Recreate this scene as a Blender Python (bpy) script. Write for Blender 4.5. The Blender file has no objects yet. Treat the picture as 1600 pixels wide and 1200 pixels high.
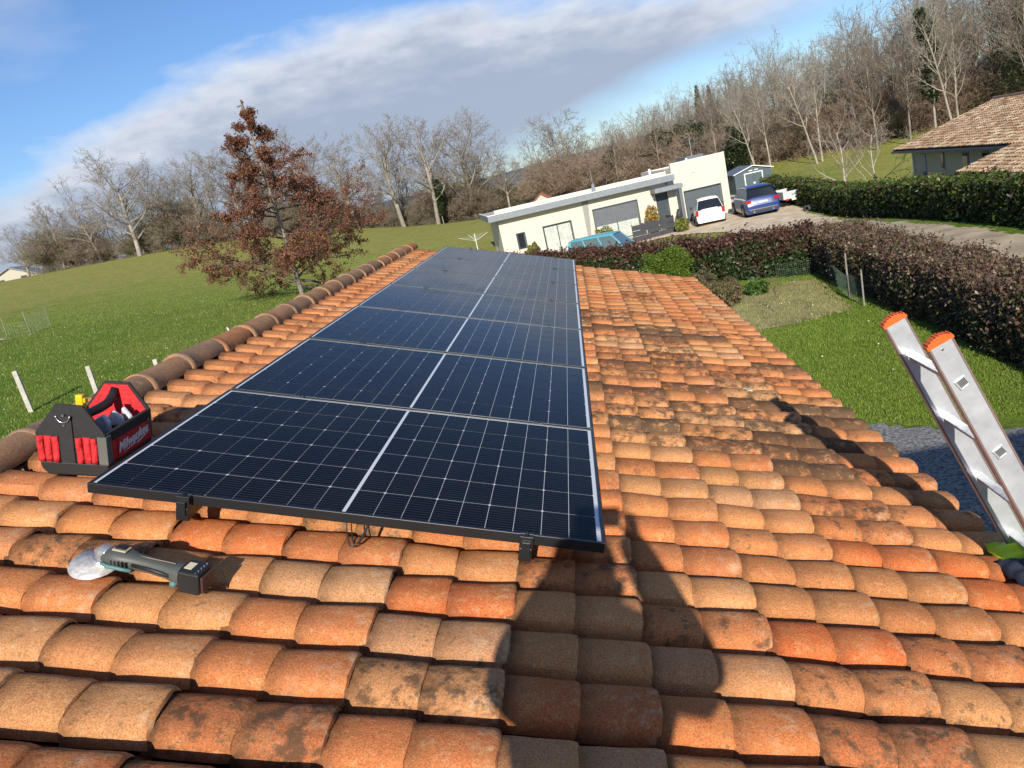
import bpy, bmesh, math, random
import numpy as np
from mathutils import Vector, Matrix, noise as mnoise
R = math.radians
random.seed(7)
S = bpy.context.scene
C = S.collection
# ---------------------------------------------------------------- camera, sky, sun, exposure
cam = bpy.data.cameras.new('camera'); camo = bpy.data.objects.new('camera', cam); C.objects.link(camo)
_r = Vector((0.97398837, 0.06556894, -0.21690404)); _u = Vector((0.19214857, 0.26837834, 0.9439555)); _f = Vector((-0.12010651, 0.96107949, -0.2487984))
camo.matrix_world = Matrix(((_r.x, _u.x, -_f.x, 1.744195), (_r.y, _u.y, -_f.y, -2.288339), (_r.z, _u.z, -_f.z, 0.643792), (0, 0, 0, 1)))
cam.sensor_width = 36; cam.lens = 27.24; cam.clip_start = 0.02; cam.clip_end = 6000
S.camera = camo
SUN_EL, SUN_AZ = 25.0, 178.4            # degrees; azimuth measured from +Y towards +X, sun is behind the camera
world = bpy.data.worlds.new('World'); S.world = world; world.use_nodes = True
def sky_nodes():
    nt = world.node_tree; nt.nodes.clear(); N = nt.nodes.new; L = nt.links.new
    def M(op, a, b=None, c=None, clamp=False):
        n = N('ShaderNodeMath'); n.operation = op; n.use_clamp = clamp
        for i, v in enumerate((a, b, c)):
            if v is None: continue
            if isinstance(v, (int, float)): n.inputs[i].default_value = v
            else: L(v, n.inputs[i])
        return n.outputs[0]
    sky = N('ShaderNodeTexSky'); sky.sky_type = 'NISHITA'; sky.sun_disc = False
    sky.sun_elevation = R(SUN_EL); sky.sun_rotation = R(SUN_AZ)
    sky.air_density = 1.0; sky.dust_density = 0.3; sky.ozone_density = 2.5; sky.altitude = 100
    tc = N('ShaderNodeTexCoord'); sp = N('ShaderNodeSeparateXYZ'); L(tc.outputs['Generated'], sp.inputs[0])
    el = M('MULTIPLY', M('ARCSINE', sp.outputs[2]), 57.2958)
    az = M('MULTIPLY', M('ARCTAN2', sp.outputs[0], sp.outputs[1]), 57.2958)
    cv = N('ShaderNodeCombineXYZ'); L(M('MULTIPLY', az, .05), cv.inputs[0]); L(M('MULTIPLY', el, .13), cv.inputs[1])
    def nz(scale, det, rough, off=0, dist=0.0):
        n = N('ShaderNodeTexNoise'); n.inputs['Scale'].default_value = scale; n.inputs['Detail'].default_value = det; n.inputs['Roughness'].default_value = rough
        n.inputs['Distortion'].default_value = dist
        mp = N('ShaderNodeMapping'); mp.inputs['Location'].default_value = (off, off * .7, off * .3); L(cv.outputs[0], mp.inputs[0]); L(mp.outputs[0], n.inputs[0])
        return n.outputs[0]
    n1 = nz(2.2, 6, .55, 3.1, .3); n2 = nz(6.5, 5, .55, 9.4); n3 = nz(1.1, 5, .5, 21.0)
    a8 = M('ADD', az, 8)
    edge = M('SUBTRACT', 13.0, M('MULTIPLY', M('MULTIPLY', a8, a8), .0082))
    d = M('SUBTRACT', edge, el)                                  # degrees below the upper edge of the bank
    d = M('ADD', d, M('MULTIPLY', M('SUBTRACT', n1, .5), 5.5)); d = M('ADD', d, M('MULTIPLY', M('SUBTRACT', n2, .5), 2.0))
    top = M('SMOOTH_MIN', M('MAXIMUM', M('MULTIPLY', M('ADD', d, .5), .42), 0), 1, .2)
    low = M('ADD', M('MULTIPLY', az, .23), 2.4)
    low = M('ADD', low, M('MULTIPLY', M('SUBTRACT', n3, .5), 5))
    dl = M('MULTIPLY', M('ADD', M('SUBTRACT', el, low), 1.2), .4, clamp=True)
    mask = M('MULTIPLY', top, dl, clamp=True)
    # thin veil and loose puffs elsewhere
    puff = M('MULTIPLY', M('SUBTRACT', n3, .56), 3.2, clamp=True)
    mask = M('MAXIMUM', mask, M('MULTIPLY', puff, .55))
    # unseen broken cloud added at the sides and behind, to neutralise the blue fill
    sd_ = M('MULTIPLY', M('SUBTRACT', M('ABSOLUTE', az), 52), .04, clamp=True)
    n4 = nz(1.7, 6, .55, 40.0, .4)
    mask = M('MAXIMUM', mask, M('MULTIPLY', M('MULTIPLY', M('SUBTRACT', n4, .48), 4.0, clamp=True), M('MULTIPLY', sd_, .55)))
    mask = M('MULTIPLY', mask, .96)
    # shade: bright sunlit upper rim, grey-lilac belly
    sh = M('ADD', M('MULTIPLY', d, .135), M('MULTIPLY', M('SUBTRACT', n2, .5), -1.3))
    sh = M('ADD', sh, M('MULTIPLY', M('MAXIMUM', M('SUBTRACT', 7.5, el), 0), .05))
    cr = N('ShaderNodeValToRGB'); L(sh, cr.inputs[0])
    e = cr.color_ramp.elements; e[0].position = .0; e[0].color = (6.9, 7.3, 8.1, 1); e[1].position = .85; e[1].color = (3.6, 4.2, 5.4, 1)
    m = e.new(.3); m.color = (5.9, 6.3, 7.2, 1)
    m = e.new(.55); m.color = (4.4, 4.9, 6.0, 1)
    tint = N('ShaderNodeMix'); tint.data_type = 'RGBA'; tint.blend_type = 'MULTIPLY'; tint.inputs[0].default_value = 1
    L(sky.outputs[0], tint.inputs[6]); tint.inputs[7].default_value = (.74, .91, 1.17, 1)
    mx = N('ShaderNodeMix'); mx.data_type = 'RGBA'; L(mask, mx.inputs[0]); L(tint.outputs[2], mx.inputs[6]); L(cr.outputs[0], mx.inputs[7])
    bg = N('ShaderNodeBackground'); bg.inputs[1].default_value = .086; L(mx.outputs[2], bg.inputs[0])
    out = N('ShaderNodeOutputWorld'); L(bg.outputs[0], out.inputs[0])
sky_nodes()
sl = bpy.data.lights.new('sun', 'SUN'); slo = bpy.data.objects.new('sun', sl); C.objects.link(slo)
sl.energy = 4.6; sl.angle = R(.53); sl.color = (1, .93, .82)
_sd = Vector((math.sin(R(SUN_AZ)) * math.cos(R(SUN_EL)), math.cos(R(SUN_AZ)) * math.cos(R(SUN_EL)), math.sin(R(SUN_EL))))
slo.rotation_euler = _sd.to_track_quat('Z', 'Y').to_euler()
S.view_settings.view_transform = 'Standard'; S.view_settings.look = 'None'; S.view_settings.gamma = 1; S.view_settings.exposure = 0.38
S.view_settings.use_curve_mapping = False

# ---------------------------------------------------------------- helpers
def tag(o, label=None, cat=None, group=None, kind=None):
    if label: o['label'] = label
    if cat: o['category'] = cat
    if group: o['group'] = group
    if kind: o['kind'] = kind
    return o
def empty(name, loc=(0, 0, 0), rot=(0, 0, 0), label=None, cat=None, group=None):
    o = bpy.data.objects.new(name, None); o.empty_display_size = .2; C.objects.link(o)
    o.location = loc; o.rotation_euler = rot
    return tag(o, label, cat, group)
def link(name, me, parent=None, loc=None, rot=None):
    o = bpy.data.objects.new(name, me); C.objects.link(o)
    if parent: o.parent = parent
    if loc is not None: o.location = loc
    if rot is not None: o.rotation_euler = rot
    return o
def smooth(me, on=True):
    me.polygons.foreach_set('use_smooth', [on] * len(me.polygons)); me.update()
def copy_tree(root, parent=None):
    c = root.copy(); C.objects.link(c)
    if parent: c.parent = parent
    for ch in list(root.children): copy_tree(ch, c)
    return c
class MB:
    """collects shapes, builds ONE mesh"""
    def __init__(s): s.v = []; s.f = []; s.m = []; s.cur = 0; s.T = Matrix.Identity(4)
    def add(s, vs, fs):
        b = len(s.v); s.v += [tuple(s.T @ Vector(v)) for v in vs]; s.f += [tuple(b + i for i in f) for f in fs]; s.m += [s.cur] * len(fs); return s
    def box(s, x0, x1, y0, y1, z0, z1):
        s.add([(x0, y0, z0), (x1, y0, z0), (x1, y1, z0), (x0, y1, z0), (x0, y0, z1), (x1, y0, z1), (x1, y1, z1), (x0, y1, z1)],
              [(0, 3, 2, 1), (4, 5, 6, 7), (0, 1, 5, 4), (1, 2, 6, 5), (2, 3, 7, 6), (3, 0, 4, 7)]); return s
    def prism(s, poly, axis, a, b):
        """poly: 2D points, extruded along axis from a to b"""
        n = len(poly)
        def P(p, t): return {'x': (t, p[0], p[1]), 'y': (p[0], t, p[1]), 'z': (p[0], p[1], t)}[axis]
        s.add([P(p, a) for p in poly] + [P(p, b) for p in poly],
              [tuple(range(n - 1, -1, -1)), tuple(range(n, 2 * n))] + [(i, (i + 1) % n, n + (i + 1) % n, n + i) for i in range(n)]); return s
    def tube(s, pts, r, n=8, cap=True):
        pts = [Vector(p) for p in pts]; k = len(pts); rs = r if isinstance(r, (list, tuple)) else [r] * k
        vs = []; pu = None
        for i, p in enumerate(pts):
            d = (pts[min(i + 1, k - 1)] - pts[max(i - 1, 0)]).normalized()
            if pu is None: pu = d.orthogonal().normalized()
            u = (pu - d * pu.dot(d)).normalized(); w = d.cross(u); pu = u
            vs += [p + (u * math.cos(2 * math.pi * j / n) + w * math.sin(2 * math.pi * j / n)) * rs[i] for j in range(n)]
        fs = [(i * n + j, i * n + (j + 1) % n, (i + 1) * n + (j + 1) % n, (i + 1) * n + j) for i in range(k - 1) for j in range(n)]
        if cap: fs += [tuple(range(n - 1, -1, -1)), tuple((k - 1) * n + j for j in range(n))]
        s.add(vs, fs); return s
    def disc(s, c, r, axis, h, n=20):
        c = Vector(c); a = Vector(axis).normalized(); s.tube([c - a * h / 2, c + a * h / 2], r, n); return s
    def grid(s, rows):
        n = len(rows[0]); vs = [p for r in rows for p in r]
        s.add(vs, [(i * n + j, i * n + j + 1, (i + 1) * n + j + 1, (i + 1) * n + j) for i in range(len(rows) - 1) for j in range(n - 1)]); return s
    def mesh(s, name, mats, sm=False):
        me = bpy.data.meshes.new(name); me.from_pydata(s.v, [], s.f)
        for m in (mats if isinstance(mats, (list, tuple)) else [mats]): me.materials.append(m)
        if any(s.m): me.polygons.foreach_set('material_index', s.m)
        if sm: smooth(me)
        me.update(); return me
    def build(s, name, mats, parent=None, sm=False, loc=None, rot=None, bevel=0):
        o = link(name, s.mesh(name, mats, sm), parent, loc, rot)
        if bevel:
            b = o.modifiers.new('bevel', 'BEVEL'); b.width = bevel; b.segments = 2; b.limit_method = 'ANGLE'; b.angle_limit = R(35)
        return o
def npmesh(name, V, F, mats, col=None, midx=None, sm=False):
    """V (n,3), F (m,k) numpy; col (m,3) per face colour -> attribute Col"""
    V = np.asarray(V, np.float32); F = np.asarray(F, np.int32); m, k = F.shape
    me = bpy.data.meshes.new(name); me.vertices.add(len(V)); me.vertices.foreach_set('co', V.ravel())
    me.loops.add(m * k); me.loops.foreach_set('vertex_index', F.ravel())
    me.polygons.add(m); me.polygons.foreach_set('loop_start', np.arange(0, m * k, k, dtype=np.int32)); me.polygons.foreach_set('loop_total', np.full(m, k, np.int32))
    for mt in (mats if isinstance(mats, (list, tuple)) else [mats]): me.materials.append(mt)
    if midx is not None: me.polygons.foreach_set('material_index', np.asarray(midx, np.int32))
    me.update(calc_edges=True)
    if col is not None:
        a = me.color_attributes.new('Col', 'FLOAT_COLOR', 'CORNER')
        c = np.ones((m * k, 4), np.float32); c[:, :3] = np.repeat(np.asarray(col, np.float32), k, 0); a.data.foreach_set('color', c.ravel())
    if sm: smooth(me)
    return me

# ---------------------------------------------------------------- materials
MATS = {}
def mat(name, col, rough=.7, metal=0, var=.12, scale=6, bump=0, bscale=40, coat=0, spec=.5, coord='Object', emit=0, extra=None):
    """plain procedural material: base colour broken up by two noises, optional bump"""
    if name in MATS: return MATS[name]
    m = bpy.data.materials.new(name); m.use_nodes = True; nt = m.node_tree; N = nt.nodes.new; L = nt.links.new
    p = nt.nodes['Principled BSDF']; p.inputs['Roughness'].default_value = rough; p.inputs['Metallic'].default_value = metal
    p.inputs['Coat Weight'].default_value = coat; p.inputs['Specular IOR Level'].default_value = spec
    tc = N('ShaderNodeTexCoord')
    n = N('ShaderNodeTexNoise'); n.inputs['Scale'].default_value = scale; n.inputs['Detail'].default_value = 7; n.inputs['Roughness'].default_value = .6; L(tc.outputs[coord], n.inputs[0])
    r = N('ShaderNodeValToRGB'); L(n.outputs[0], r.inputs[0]); c = Vector(col)
    r.color_ramp.elements[0].position = .3; r.color_ramp.elements[0].color = (*(c * (1 - var)), 1)
    r.color_ramp.elements[1].position = .7; r.color_ramp.elements[1].color = (*[min(x, 1) for x in c * (1 + var)], 1)
    L(r.outputs[0], p.inputs['Base Color'])
    if bump:
        b = N('ShaderNodeBump'); b.inputs['Strength'].default_value = bump; b.inputs['Distance'].default_value = .01
        n2 = N('ShaderNodeTexNoise'); n2.inputs['Scale'].default_value = bscale; n2.inputs['Detail'].default_value = 6; L(tc.outputs[coord], n2.inputs[0])
        L(n2.outputs[0], b.inputs['Height']); L(b.outputs[0], p.inputs['Normal'])
    if emit: p.inputs['Emission Strength'].default_value = emit; p.inputs['Emission Color'].default_value = (*col, 1)
    MATS[name] = m; return m
def vcol_mat(name, rough=.6, transl=.0, noise=.15, nscale=30, spec=.4):
    m = bpy.data.materials.new(name); m.use_nodes = True; nt = m.node_tree; N = nt.nodes.new; L = nt.links.new
    p = nt.nodes['Principled BSDF']; p.inputs['Roughness'].default_value = rough; p.inputs['Specular IOR Level'].default_value = spec
    a = N('ShaderNodeVertexColor'); a.layer_name = 'Col'
    tc = N('ShaderNodeTexCoord'); n = N('ShaderNodeTexNoise'); n.inputs['Scale'].default_value = nscale; n.inputs['Detail'].default_value = 4; L(tc.outputs['Object'], n.inputs[0])
    mr = N('ShaderNodeMapRange'); mr.inputs[3].default_value = 1 - noise * 2; mr.inputs[4].default_value = 1 + noise * 2; L(n.outputs[0], mr.inputs[0])
    mx = N('ShaderNodeVectorMath'); mx.operation = 'SCALE'; L(a.outputs[0], mx.inputs[0]); L(mr.outputs[0], mx.inputs[3])
    L(mx.outputs[0], p.inputs['Base Color'])
    if transl:
        t = N('ShaderNodeBsdfTranslucent'); L(mx.outputs[0], t.inputs[0]); ms = N('ShaderNodeMixShader'); ms.inputs[0].default_value = transl
        L(p.outputs[0], ms.inputs[1]); L(t.outputs[0], ms.inputs[2]); L(ms.outputs[0], nt.nodes['Material Output'].inputs[0])
    return m
LEAF = vcol_mat('leaf', .45, .25, .12, 8); LEAFDRY = vcol_mat('dry_leaf', .7, .3, .1, 8); TWIG = vcol_mat('twig', .85, 0, .15, 3, .2)
BLADE = vcol_mat('grass_blade', .6, .3, .08, 2)

def tile_mat(name, use_attr):
    """terracotta: per tile tint, worn buff bloom, dark lichen spots, dirt and painted shade in the laps"""
    m = bpy.data.materials.new(name); m.use_nodes = True; nt = m.node_tree; N = nt.nodes.new; L = nt.links.new
    p = nt.nodes['Principled BSDF']; p.inputs['Roughness'].default_value = .97; p.inputs['Specular IOR Level'].default_value = .12
    tc = N('ShaderNodeTexCoord'); oi = N('ShaderNodeObjectInfo')
    def M(op, a, b=None, clamp=False):
        n = N('ShaderNodeMath'); n.operation = op; n.use_clamp = clamp
        for i, v in enumerate((a, b)):
            if v is None: continue
            if isinstance(v, (int, float)): n.inputs[i].default_value = v
            else: L(v, n.inputs[i])
        return n.outputs[0]
    off = N('ShaderNodeCombineXYZ'); L(M('MULTIPLY', oi.outputs['Random'], 37.0), off.inputs[0]); L(M('MULTIPLY', oi.outputs['Random'], 91.0), off.inputs[1])
    va = N('ShaderNodeVectorMath'); va.operation = 'ADD'; L(tc.outputs['Object'], va.inputs[0]); L(off.outputs[0], va.inputs[1])
    P = va.outputs[0]
    def nz(sc, det=6, ro=.6, src=P):
        n = N('ShaderNodeTexNoise'); n.inputs['Scale'].default_value = sc; n.inputs['Detail'].default_value = det; n.inputs['Roughness'].default_value = ro; L(src, n.inputs[0]); return n.outputs[0]
    def mix(fac, a, b, blend='MIX'):
        n = N('ShaderNodeMix'); n.data_type = 'RGBA'; n.blend_type = blend
        if isinstance(fac, (int, float)): n.inputs[0].default_value = fac
        else: L(fac, n.inputs[0])
        for s, v in ((6, a), (7, b)):
            if isinstance(v, tuple): n.inputs[s].default_value = (*v, 1)
            else: L(v, n.inputs[s])
        return n.outputs[2]
    if use_attr:
        vc = N('ShaderNodeVertexColor'); vc.layer_name = 'Col'; tint = vc.outputs[0]; dirt = M('MULTIPLY', nz(1.1, 2), .9)
    else:
        tint = oi.outputs['Color']; dirt = oi.outputs['Alpha']
    big = nz(9, 5); mid = nz(34, 6, .65); fine = nz(230, 4, .7)
    c = mix(M('MULTIPLY', M('SUBTRACT', big, .46), 1.9, True), tint, (.58, .27, .10))
    g = N('ShaderNodeMix'); c2 = mix(M('MULTIPLY', M('SUBTRACT', mid, .55), 3.0, True), c, (.68, .40, .17))
    sc = M('ADD', M('MULTIPLY', M('SUBTRACT', fine, .5), 2.6), 1.0)
    v = N('ShaderNodeVectorMath'); v.operation = 'SCALE'; L(c2, v.inputs[0]); L(sc, v.inputs[3]); c3 = v.outputs[0]
    gr_ = M('MULTIPLY', M('SUBTRACT', nz(15, 9, .78), M('SUBTRACT', .60, M('MULTIPLY', dirt, .10))), 5.5, True)
    c3 = mix(M('MULTIPLY', gr_, .6), c3, (.22, .13, .07))
    gr2 = M('MULTIPLY', M('SUBTRACT', nz(75, 6, .75), .56), 6, True); c3 = mix(M('MULTIPLY', gr2, .42), c3, (.20, .115, .06))
    # pale bloom
    bl = M('MULTIPLY', M('SUBTRACT', nz(22, 8, .7), .60), 7, True)
    c4 = mix(M('MULTIPLY', bl, .55), c3, (.70, .50, .29))
    sx = N('ShaderNodeSeparateXYZ'); L(tc.outputs['Object'], sx.inputs[0])
    wr = M('MULTIPLY', M('MULTIPLY', M('SUBTRACT', sx.outputs[0], .20), 5.0, True), M('MULTIPLY', M('SUBTRACT', nz(26, 8, .7), .50), 6, True), True)
    if not use_attr: c4 = mix(M('MULTIPLY', wr, .5), c4, (.64, .50, .33))
    # brown-black lichen crusts, amount follows the dirt of the tile
    ln = nz(17, 9, .72); th = M('SUBTRACT', .72, M('MULTIPLY', dirt, .26))
    lm = M('MULTIPLY', M('SUBTRACT', ln, th), 9, True)
    c5 = mix(M('MULTIPLY', lm, .82), c4, (.075, .05, .032))
    vo = N('ShaderNodeTexVoronoi'); vo.inputs['Scale'].default_value = 46; L(P, vo.inputs[0])
    sp = M('MULTIPLY', M('SUBTRACT', .30, vo.outputs['Distance']), 9, True)
    sp = M('MULTIPLY', sp, M('MULTIPLY', M('SUBTRACT', nz(6, 2), M('SUBTRACT', .68, M('MULTIPLY', dirt, .2))), 12, True), True)
    c6 = mix(M('MULTIPLY', sp, .75), c5, (.13, .11, .08))
    # dirt and occlusion shade painted in where the tiles lap (attribute Lap painted on the tile geometry is its height in the lap)
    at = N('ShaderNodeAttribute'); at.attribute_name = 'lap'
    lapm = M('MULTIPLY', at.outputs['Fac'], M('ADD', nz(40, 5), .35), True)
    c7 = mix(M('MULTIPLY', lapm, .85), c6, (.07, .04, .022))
    L(c7, p.inputs['Base Color'])
    b = N('ShaderNodeBump'); b.inputs['Strength'].default_value = .55; b.inputs['Distance'].default_value = .004
    h = M('ADD', M('MULTIPLY', nz(60, 6, .7), 1.0), M('MULTIPLY', fine, .35)); L(h, b.inputs['Height']); L(b.outputs[0], p.inputs['Normal'])
    return m
TILE = tile_mat('terracotta', False); TILEA = tile_mat('terracotta_joined', True)

# ---------------------------------------------------------------- lay of the land
CP = np.array([(6, 8.5, -3.85), (3.5, 0, -3.85), (8, 16, -3.9), (5.5, 19, -3.9), (8.5, 21.5, -3.9), (14.5, 21.5, -3.85), (15.1, 31, -4.15), (15, 46, -4.2), (9, 44, -4.4), (12, 43, -4.3), (11.57, 48.8, -4.45),
  (-3.3, 46.2, -4.3), (3, 37, -4.55), (14, 57, -3.95), (20, 70, -4.3), (26, 79, -4.5), (31, 72, -4.6), (24, 50, -6.0), (34, 70, -4.9), (20, 38, -5.2), (-12, 15, -2.15), (-11.05, 31.4, -2.15), (-21.3, 28, -1.07),
  (-54, 95, 1.8), (-77, 100, 2.6), (-44, 97, 1.2), (-26, 99, -1), (-20, 98.4, -2.1), (-15.5, 99, -2.7), (-11, 105, -3.6), (3, 103, -2.8), (-6, 56, -3.6), (13, 107, -2), (25, 105, -2), (50, 90, -1.5), (60, 60, -4),
  (-4, 0, -3.0), (-4, 9, -3.0), (-40, 40, -.2), (-80, 50, 1.5), (0, -25, -3.8), (30, 0, -4.0), (40, 120, 0), (80, 105, -1), (90, 60, -5), (90, 0, -5), (-30, 5, -1.6), (-30, 130, -1), (10, 130, -1.5), (-80, 130, 2.5)], float)
def _tps():
    P = CP[:, :2]; d = np.linalg.norm(P[:, None] - P[None], axis=2); K = np.where(d > 0, d * d * np.log(d + 1e-9), 0) + np.eye(len(P)) * 25
    Q = np.c_[np.ones(len(P)), P]; A = np.block([[K, Q], [Q.T, np.zeros((3, 3))]]); return np.linalg.solve(A, np.r_[CP[:, 2], 0, 0, 0])
_W = _tps()
def hts(X, Y):
    X = np.asarray(X, float); Y = np.asarray(Y, float); Xc = np.clip(X, -110, 110); Yc = np.clip(Y, -40, 150)
    d = np.sqrt((Xc[..., None] - CP[:, 0]) ** 2 + (Yc[..., None] - CP[:, 1]) ** 2) + 1e-9
    z = (d * d * np.log(d)) @ _W[:-3] + _W[-3] + _W[-2] * Xc + _W[-1] * Yc
    far = np.clip((np.hypot(X, Y - 40) - 110) / 250, 0, 1)
    return z * (1 - far) + far * (-6.0)
def h(x, y): return float(hts(x, y))

def axis(lo, hi, dense_lo, dense_hi, step, grow=1.16):
    a = list(np.arange(dense_lo, dense_hi + .01, step)); s = step; v = dense_hi
    while v < hi: s *= grow; v += s; a.append(v)
    s = step; v = dense_lo
    while v > lo: s *= grow; v -= s; a.insert(0, v)
    return np.array(a)
def ground_mat():
    m = bpy.data.materials.new('meadow_grass'); m.use_nodes = True; nt = m.node_tree; N = nt.nodes.new; L = nt.links.new
    p = nt.nodes['Principled BSDF']; p.inputs['Roughness'].default_value = .9; p.inputs['Specular IOR Level'].default_value = .15
    g = N('ShaderNodeNewGeometry'); P = g.outputs['Position']
    def nz(sc, det, ro=.6):
        n = N('ShaderNodeTexNoise'); n.inputs['Scale'].default_value = sc; n.inputs['Detail'].default_value = det; n.inputs['Roughness'].default_value = ro; L(P, n.inputs[0]); return n.outputs[0]
    def M(op, a, b=None, clamp=False):
        n = N('ShaderNodeMath'); n.operation = op; n.use_clamp = clamp
        for i, v in enumerate((a, b)):
            if v is None: continue
            if isinstance(v, (int, float)): n.inputs[i].default_value = v
            else: L(v, n.inputs[i])
        return n.outputs[0]
    def mix(f, a, b):
        n = N('ShaderNodeMix'); n.data_type = 'RGBA'
        L(f, n.inputs[0]) if not isinstance(f, float) else None
        for s, v in ((6, a), (7, b)):
            if isinstance(v, tuple): n.inputs[s].default_value = (*v, 1)
            else: L(v, n.inputs[s])
        return n.outputs[2]
    dry = N('ShaderNodeAttribute'); dry.attribute_name = 'dry'
    lush = mix(M('MULTIPLY', M('SUBTRACT', nz(.5, 6), .35), 3, True), (.12, .20, .02), (.20, .275, .036))
    straw = mix(M('MULTIPLY', M('SUBTRACT', nz(.9, 6), .35), 3, True), (.28, .29, .062), (.40, .36, .10))
    f = M('ADD', dry.outputs['Fac'], M('MULTIPLY', M('SUBTRACT', nz(.16, 6, .65), .5), 1.6)); c = mix(M('MULTIPLY', f, 1.0, True), lush, straw)
    sp = M('MULTIPLY', M('SUBTRACT', nz(1.4, 8, .75), .60), 6, True); c = mix(M('MULTIPLY', sp, .45), c, (.26, .23, .09))
    cl = M('MULTIPLY', M('SUBTRACT', nz(7, 5, .7), .5), 5, True); c = mix(M('MULTIPLY', cl, .5), c, (.09, .155, .02))
    v = N('ShaderNodeVectorMath'); v.operation = 'SCALE'; L(c, v.inputs[0]); L(M('ADD', M('MULTIPLY', M('SUBTRACT', nz(28, 6, .75), .5), 1.8), 1.0), v.inputs[3])
    L(v.outputs[0], p.inputs['Base Color'])
    b = N('ShaderNodeBump'); b.inputs['Strength'].default_value = 1; b.inputs['Distance'].default_value = .12; L(M('ADD', nz(9, 8, .75), M('MULTIPLY', nz(2, 4), 1.5)), b.inputs['Height']); L(b.outputs[0], p.inputs['Normal'])
    return m
xs = axis(-1600, 1600, -60, 40, 1.0); ys = axis(-300, 3000, -12, 112, 1.0)
GX, GY = np.meshgrid(xs, ys); GZ = hts(GX, GY)
nx, ny = len(xs), len(ys); idx = np.arange(nx * ny).reshape(ny, nx)
F = np.stack([idx[:-1, :-1], idx[:-1, 1:], idx[1:, 1:], idx[1:, :-1]], -1).reshape(-1, 4)
gme = npmesh('ground', np.stack([GX, GY, GZ], -1).reshape(-1, 3), F, ground_mat(), sm=True)
a = gme.attributes.new('dry', 'FLOAT', 'POINT')
_d = np.clip((GY - 18) / 40, 0, 1) * np.where(GX < 12, 1.2, .85) + np.where(GX > 3, -.25, 0) * (GY < 26) - .15 * (GY < 20)
a.data.foreach_set('value', _d.ravel().astype(np.float32))
tag(link('ground', gme), kind='structure')

def inpoly(X, Y, poly):
    ins = np.zeros(X.shape, bool); n = len(poly)
    for i in range(n):
        x1, y1 = poly[i]; x2, y2 = poly[(i + 1) % n]
        c = ((y1 > Y) != (y2 > Y)) & (X < (x2 - x1) * (Y - y1) / (y2 - y1 + 1e-12) + x1); ins ^= c
    return ins
def drape(name, poly, mt, off=.03, res=.25, wob=.25, seed=0, kind='structure', label=None, cat=None):
    """sheet following the ground inside a polygon with a slightly ragged edge"""
    P = np.array(poly); x = np.arange(P[:, 0].min() - .5, P[:, 0].max() + .5, res); y = np.arange(P[:, 1].min() - .5, P[:, 1].max() + .5, res)
    X, Y = np.meshgrid(x, y); rg = np.random.default_rng(seed)
    wx = X + wob * np.sin(Y * 2.3 + seed) * .5 + wob * rg.normal(size=X.shape) * .35; wy = Y + wob * np.sin(X * 1.9 + seed * 2) * .5 + wob * rg.normal(size=X.shape) * .35
    ins = inpoly(wx, wy, poly); ok = ins[:-1, :-1] & ins[1:, :-1] & ins[:-1, 1:] & ins[1:, 1:]
    idx = np.arange(X.size).reshape(X.shape); F = np.stack([idx[:-1, :-1], idx[:-1, 1:], idx[1:, 1:], idx[1:, :-1]], -1)[ok]
    used = np.unique(F); mp = np.full(X.size, -1); mp[used] = np.arange(len(used))
    V = np.stack([X.ravel(), Y.ravel(), hts(X.ravel(), Y.ravel()) + off], -1)[used]
    o = link(name, npmesh(name, V, mp[F], mt, sm=True)); tag(o, label, cat, kind=kind); return o
GRAVEL = mat('grey_gravel', (.19, .187, .18), .9, var=.95, scale=24, bump=1, bscale=30, coord='Object')
SAND = mat('sandy_gravel', (.62, .50, .34), .95, var=.3, scale=1.4, bump=.8, bscale=18)
DIRT = mat('bare_earth_track', (.42, .34, .22), .95, var=.35, scale=1.1, bump=.8, bscale=12)
STRAW = mat('dry_cut_grass', (.30, .28, .11), .95, var=.5, scale=2.2, bump=1, bscale=16)
drape('gravel_yard', [(1.5, -14), (1.5, 8.85), (5.5, 8.6), (7.4, 7.5), (16, 6.6), (16, -14)], GRAVEL, .035, .16, .12, 1)
drape('driveway', [(-2, 41.5), (2, 43.8), (7.0, 43.5), (9.0, 40.6), (10.2, 33.4), (12.4, 31.0), (13.9, 34.2), (14.2, 42.5), (17.8, 47), (17.5, 57), (11.9, 57.6), (11.9, 49.4), (8, 48.2), (-3, 46.3)], SAND, .04, .15, .25, 2)
drape('dirt_track', [(10.6, 33.6), (11.2, 24), (11.3, 14), (11.5, 4), (13.5, 4), (13.6, 14), (13.9, 24), (13.6, 31.2)], DIRT, .045, .13, .22, 3)
drape('mown_dry_patch', [(3.6, 14.6), (7.6, 15.8), (8.1, 20.0), (7.6, 20.6), (4.0, 19.4)], STRAW, .03, .12, .3, 4)

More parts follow.
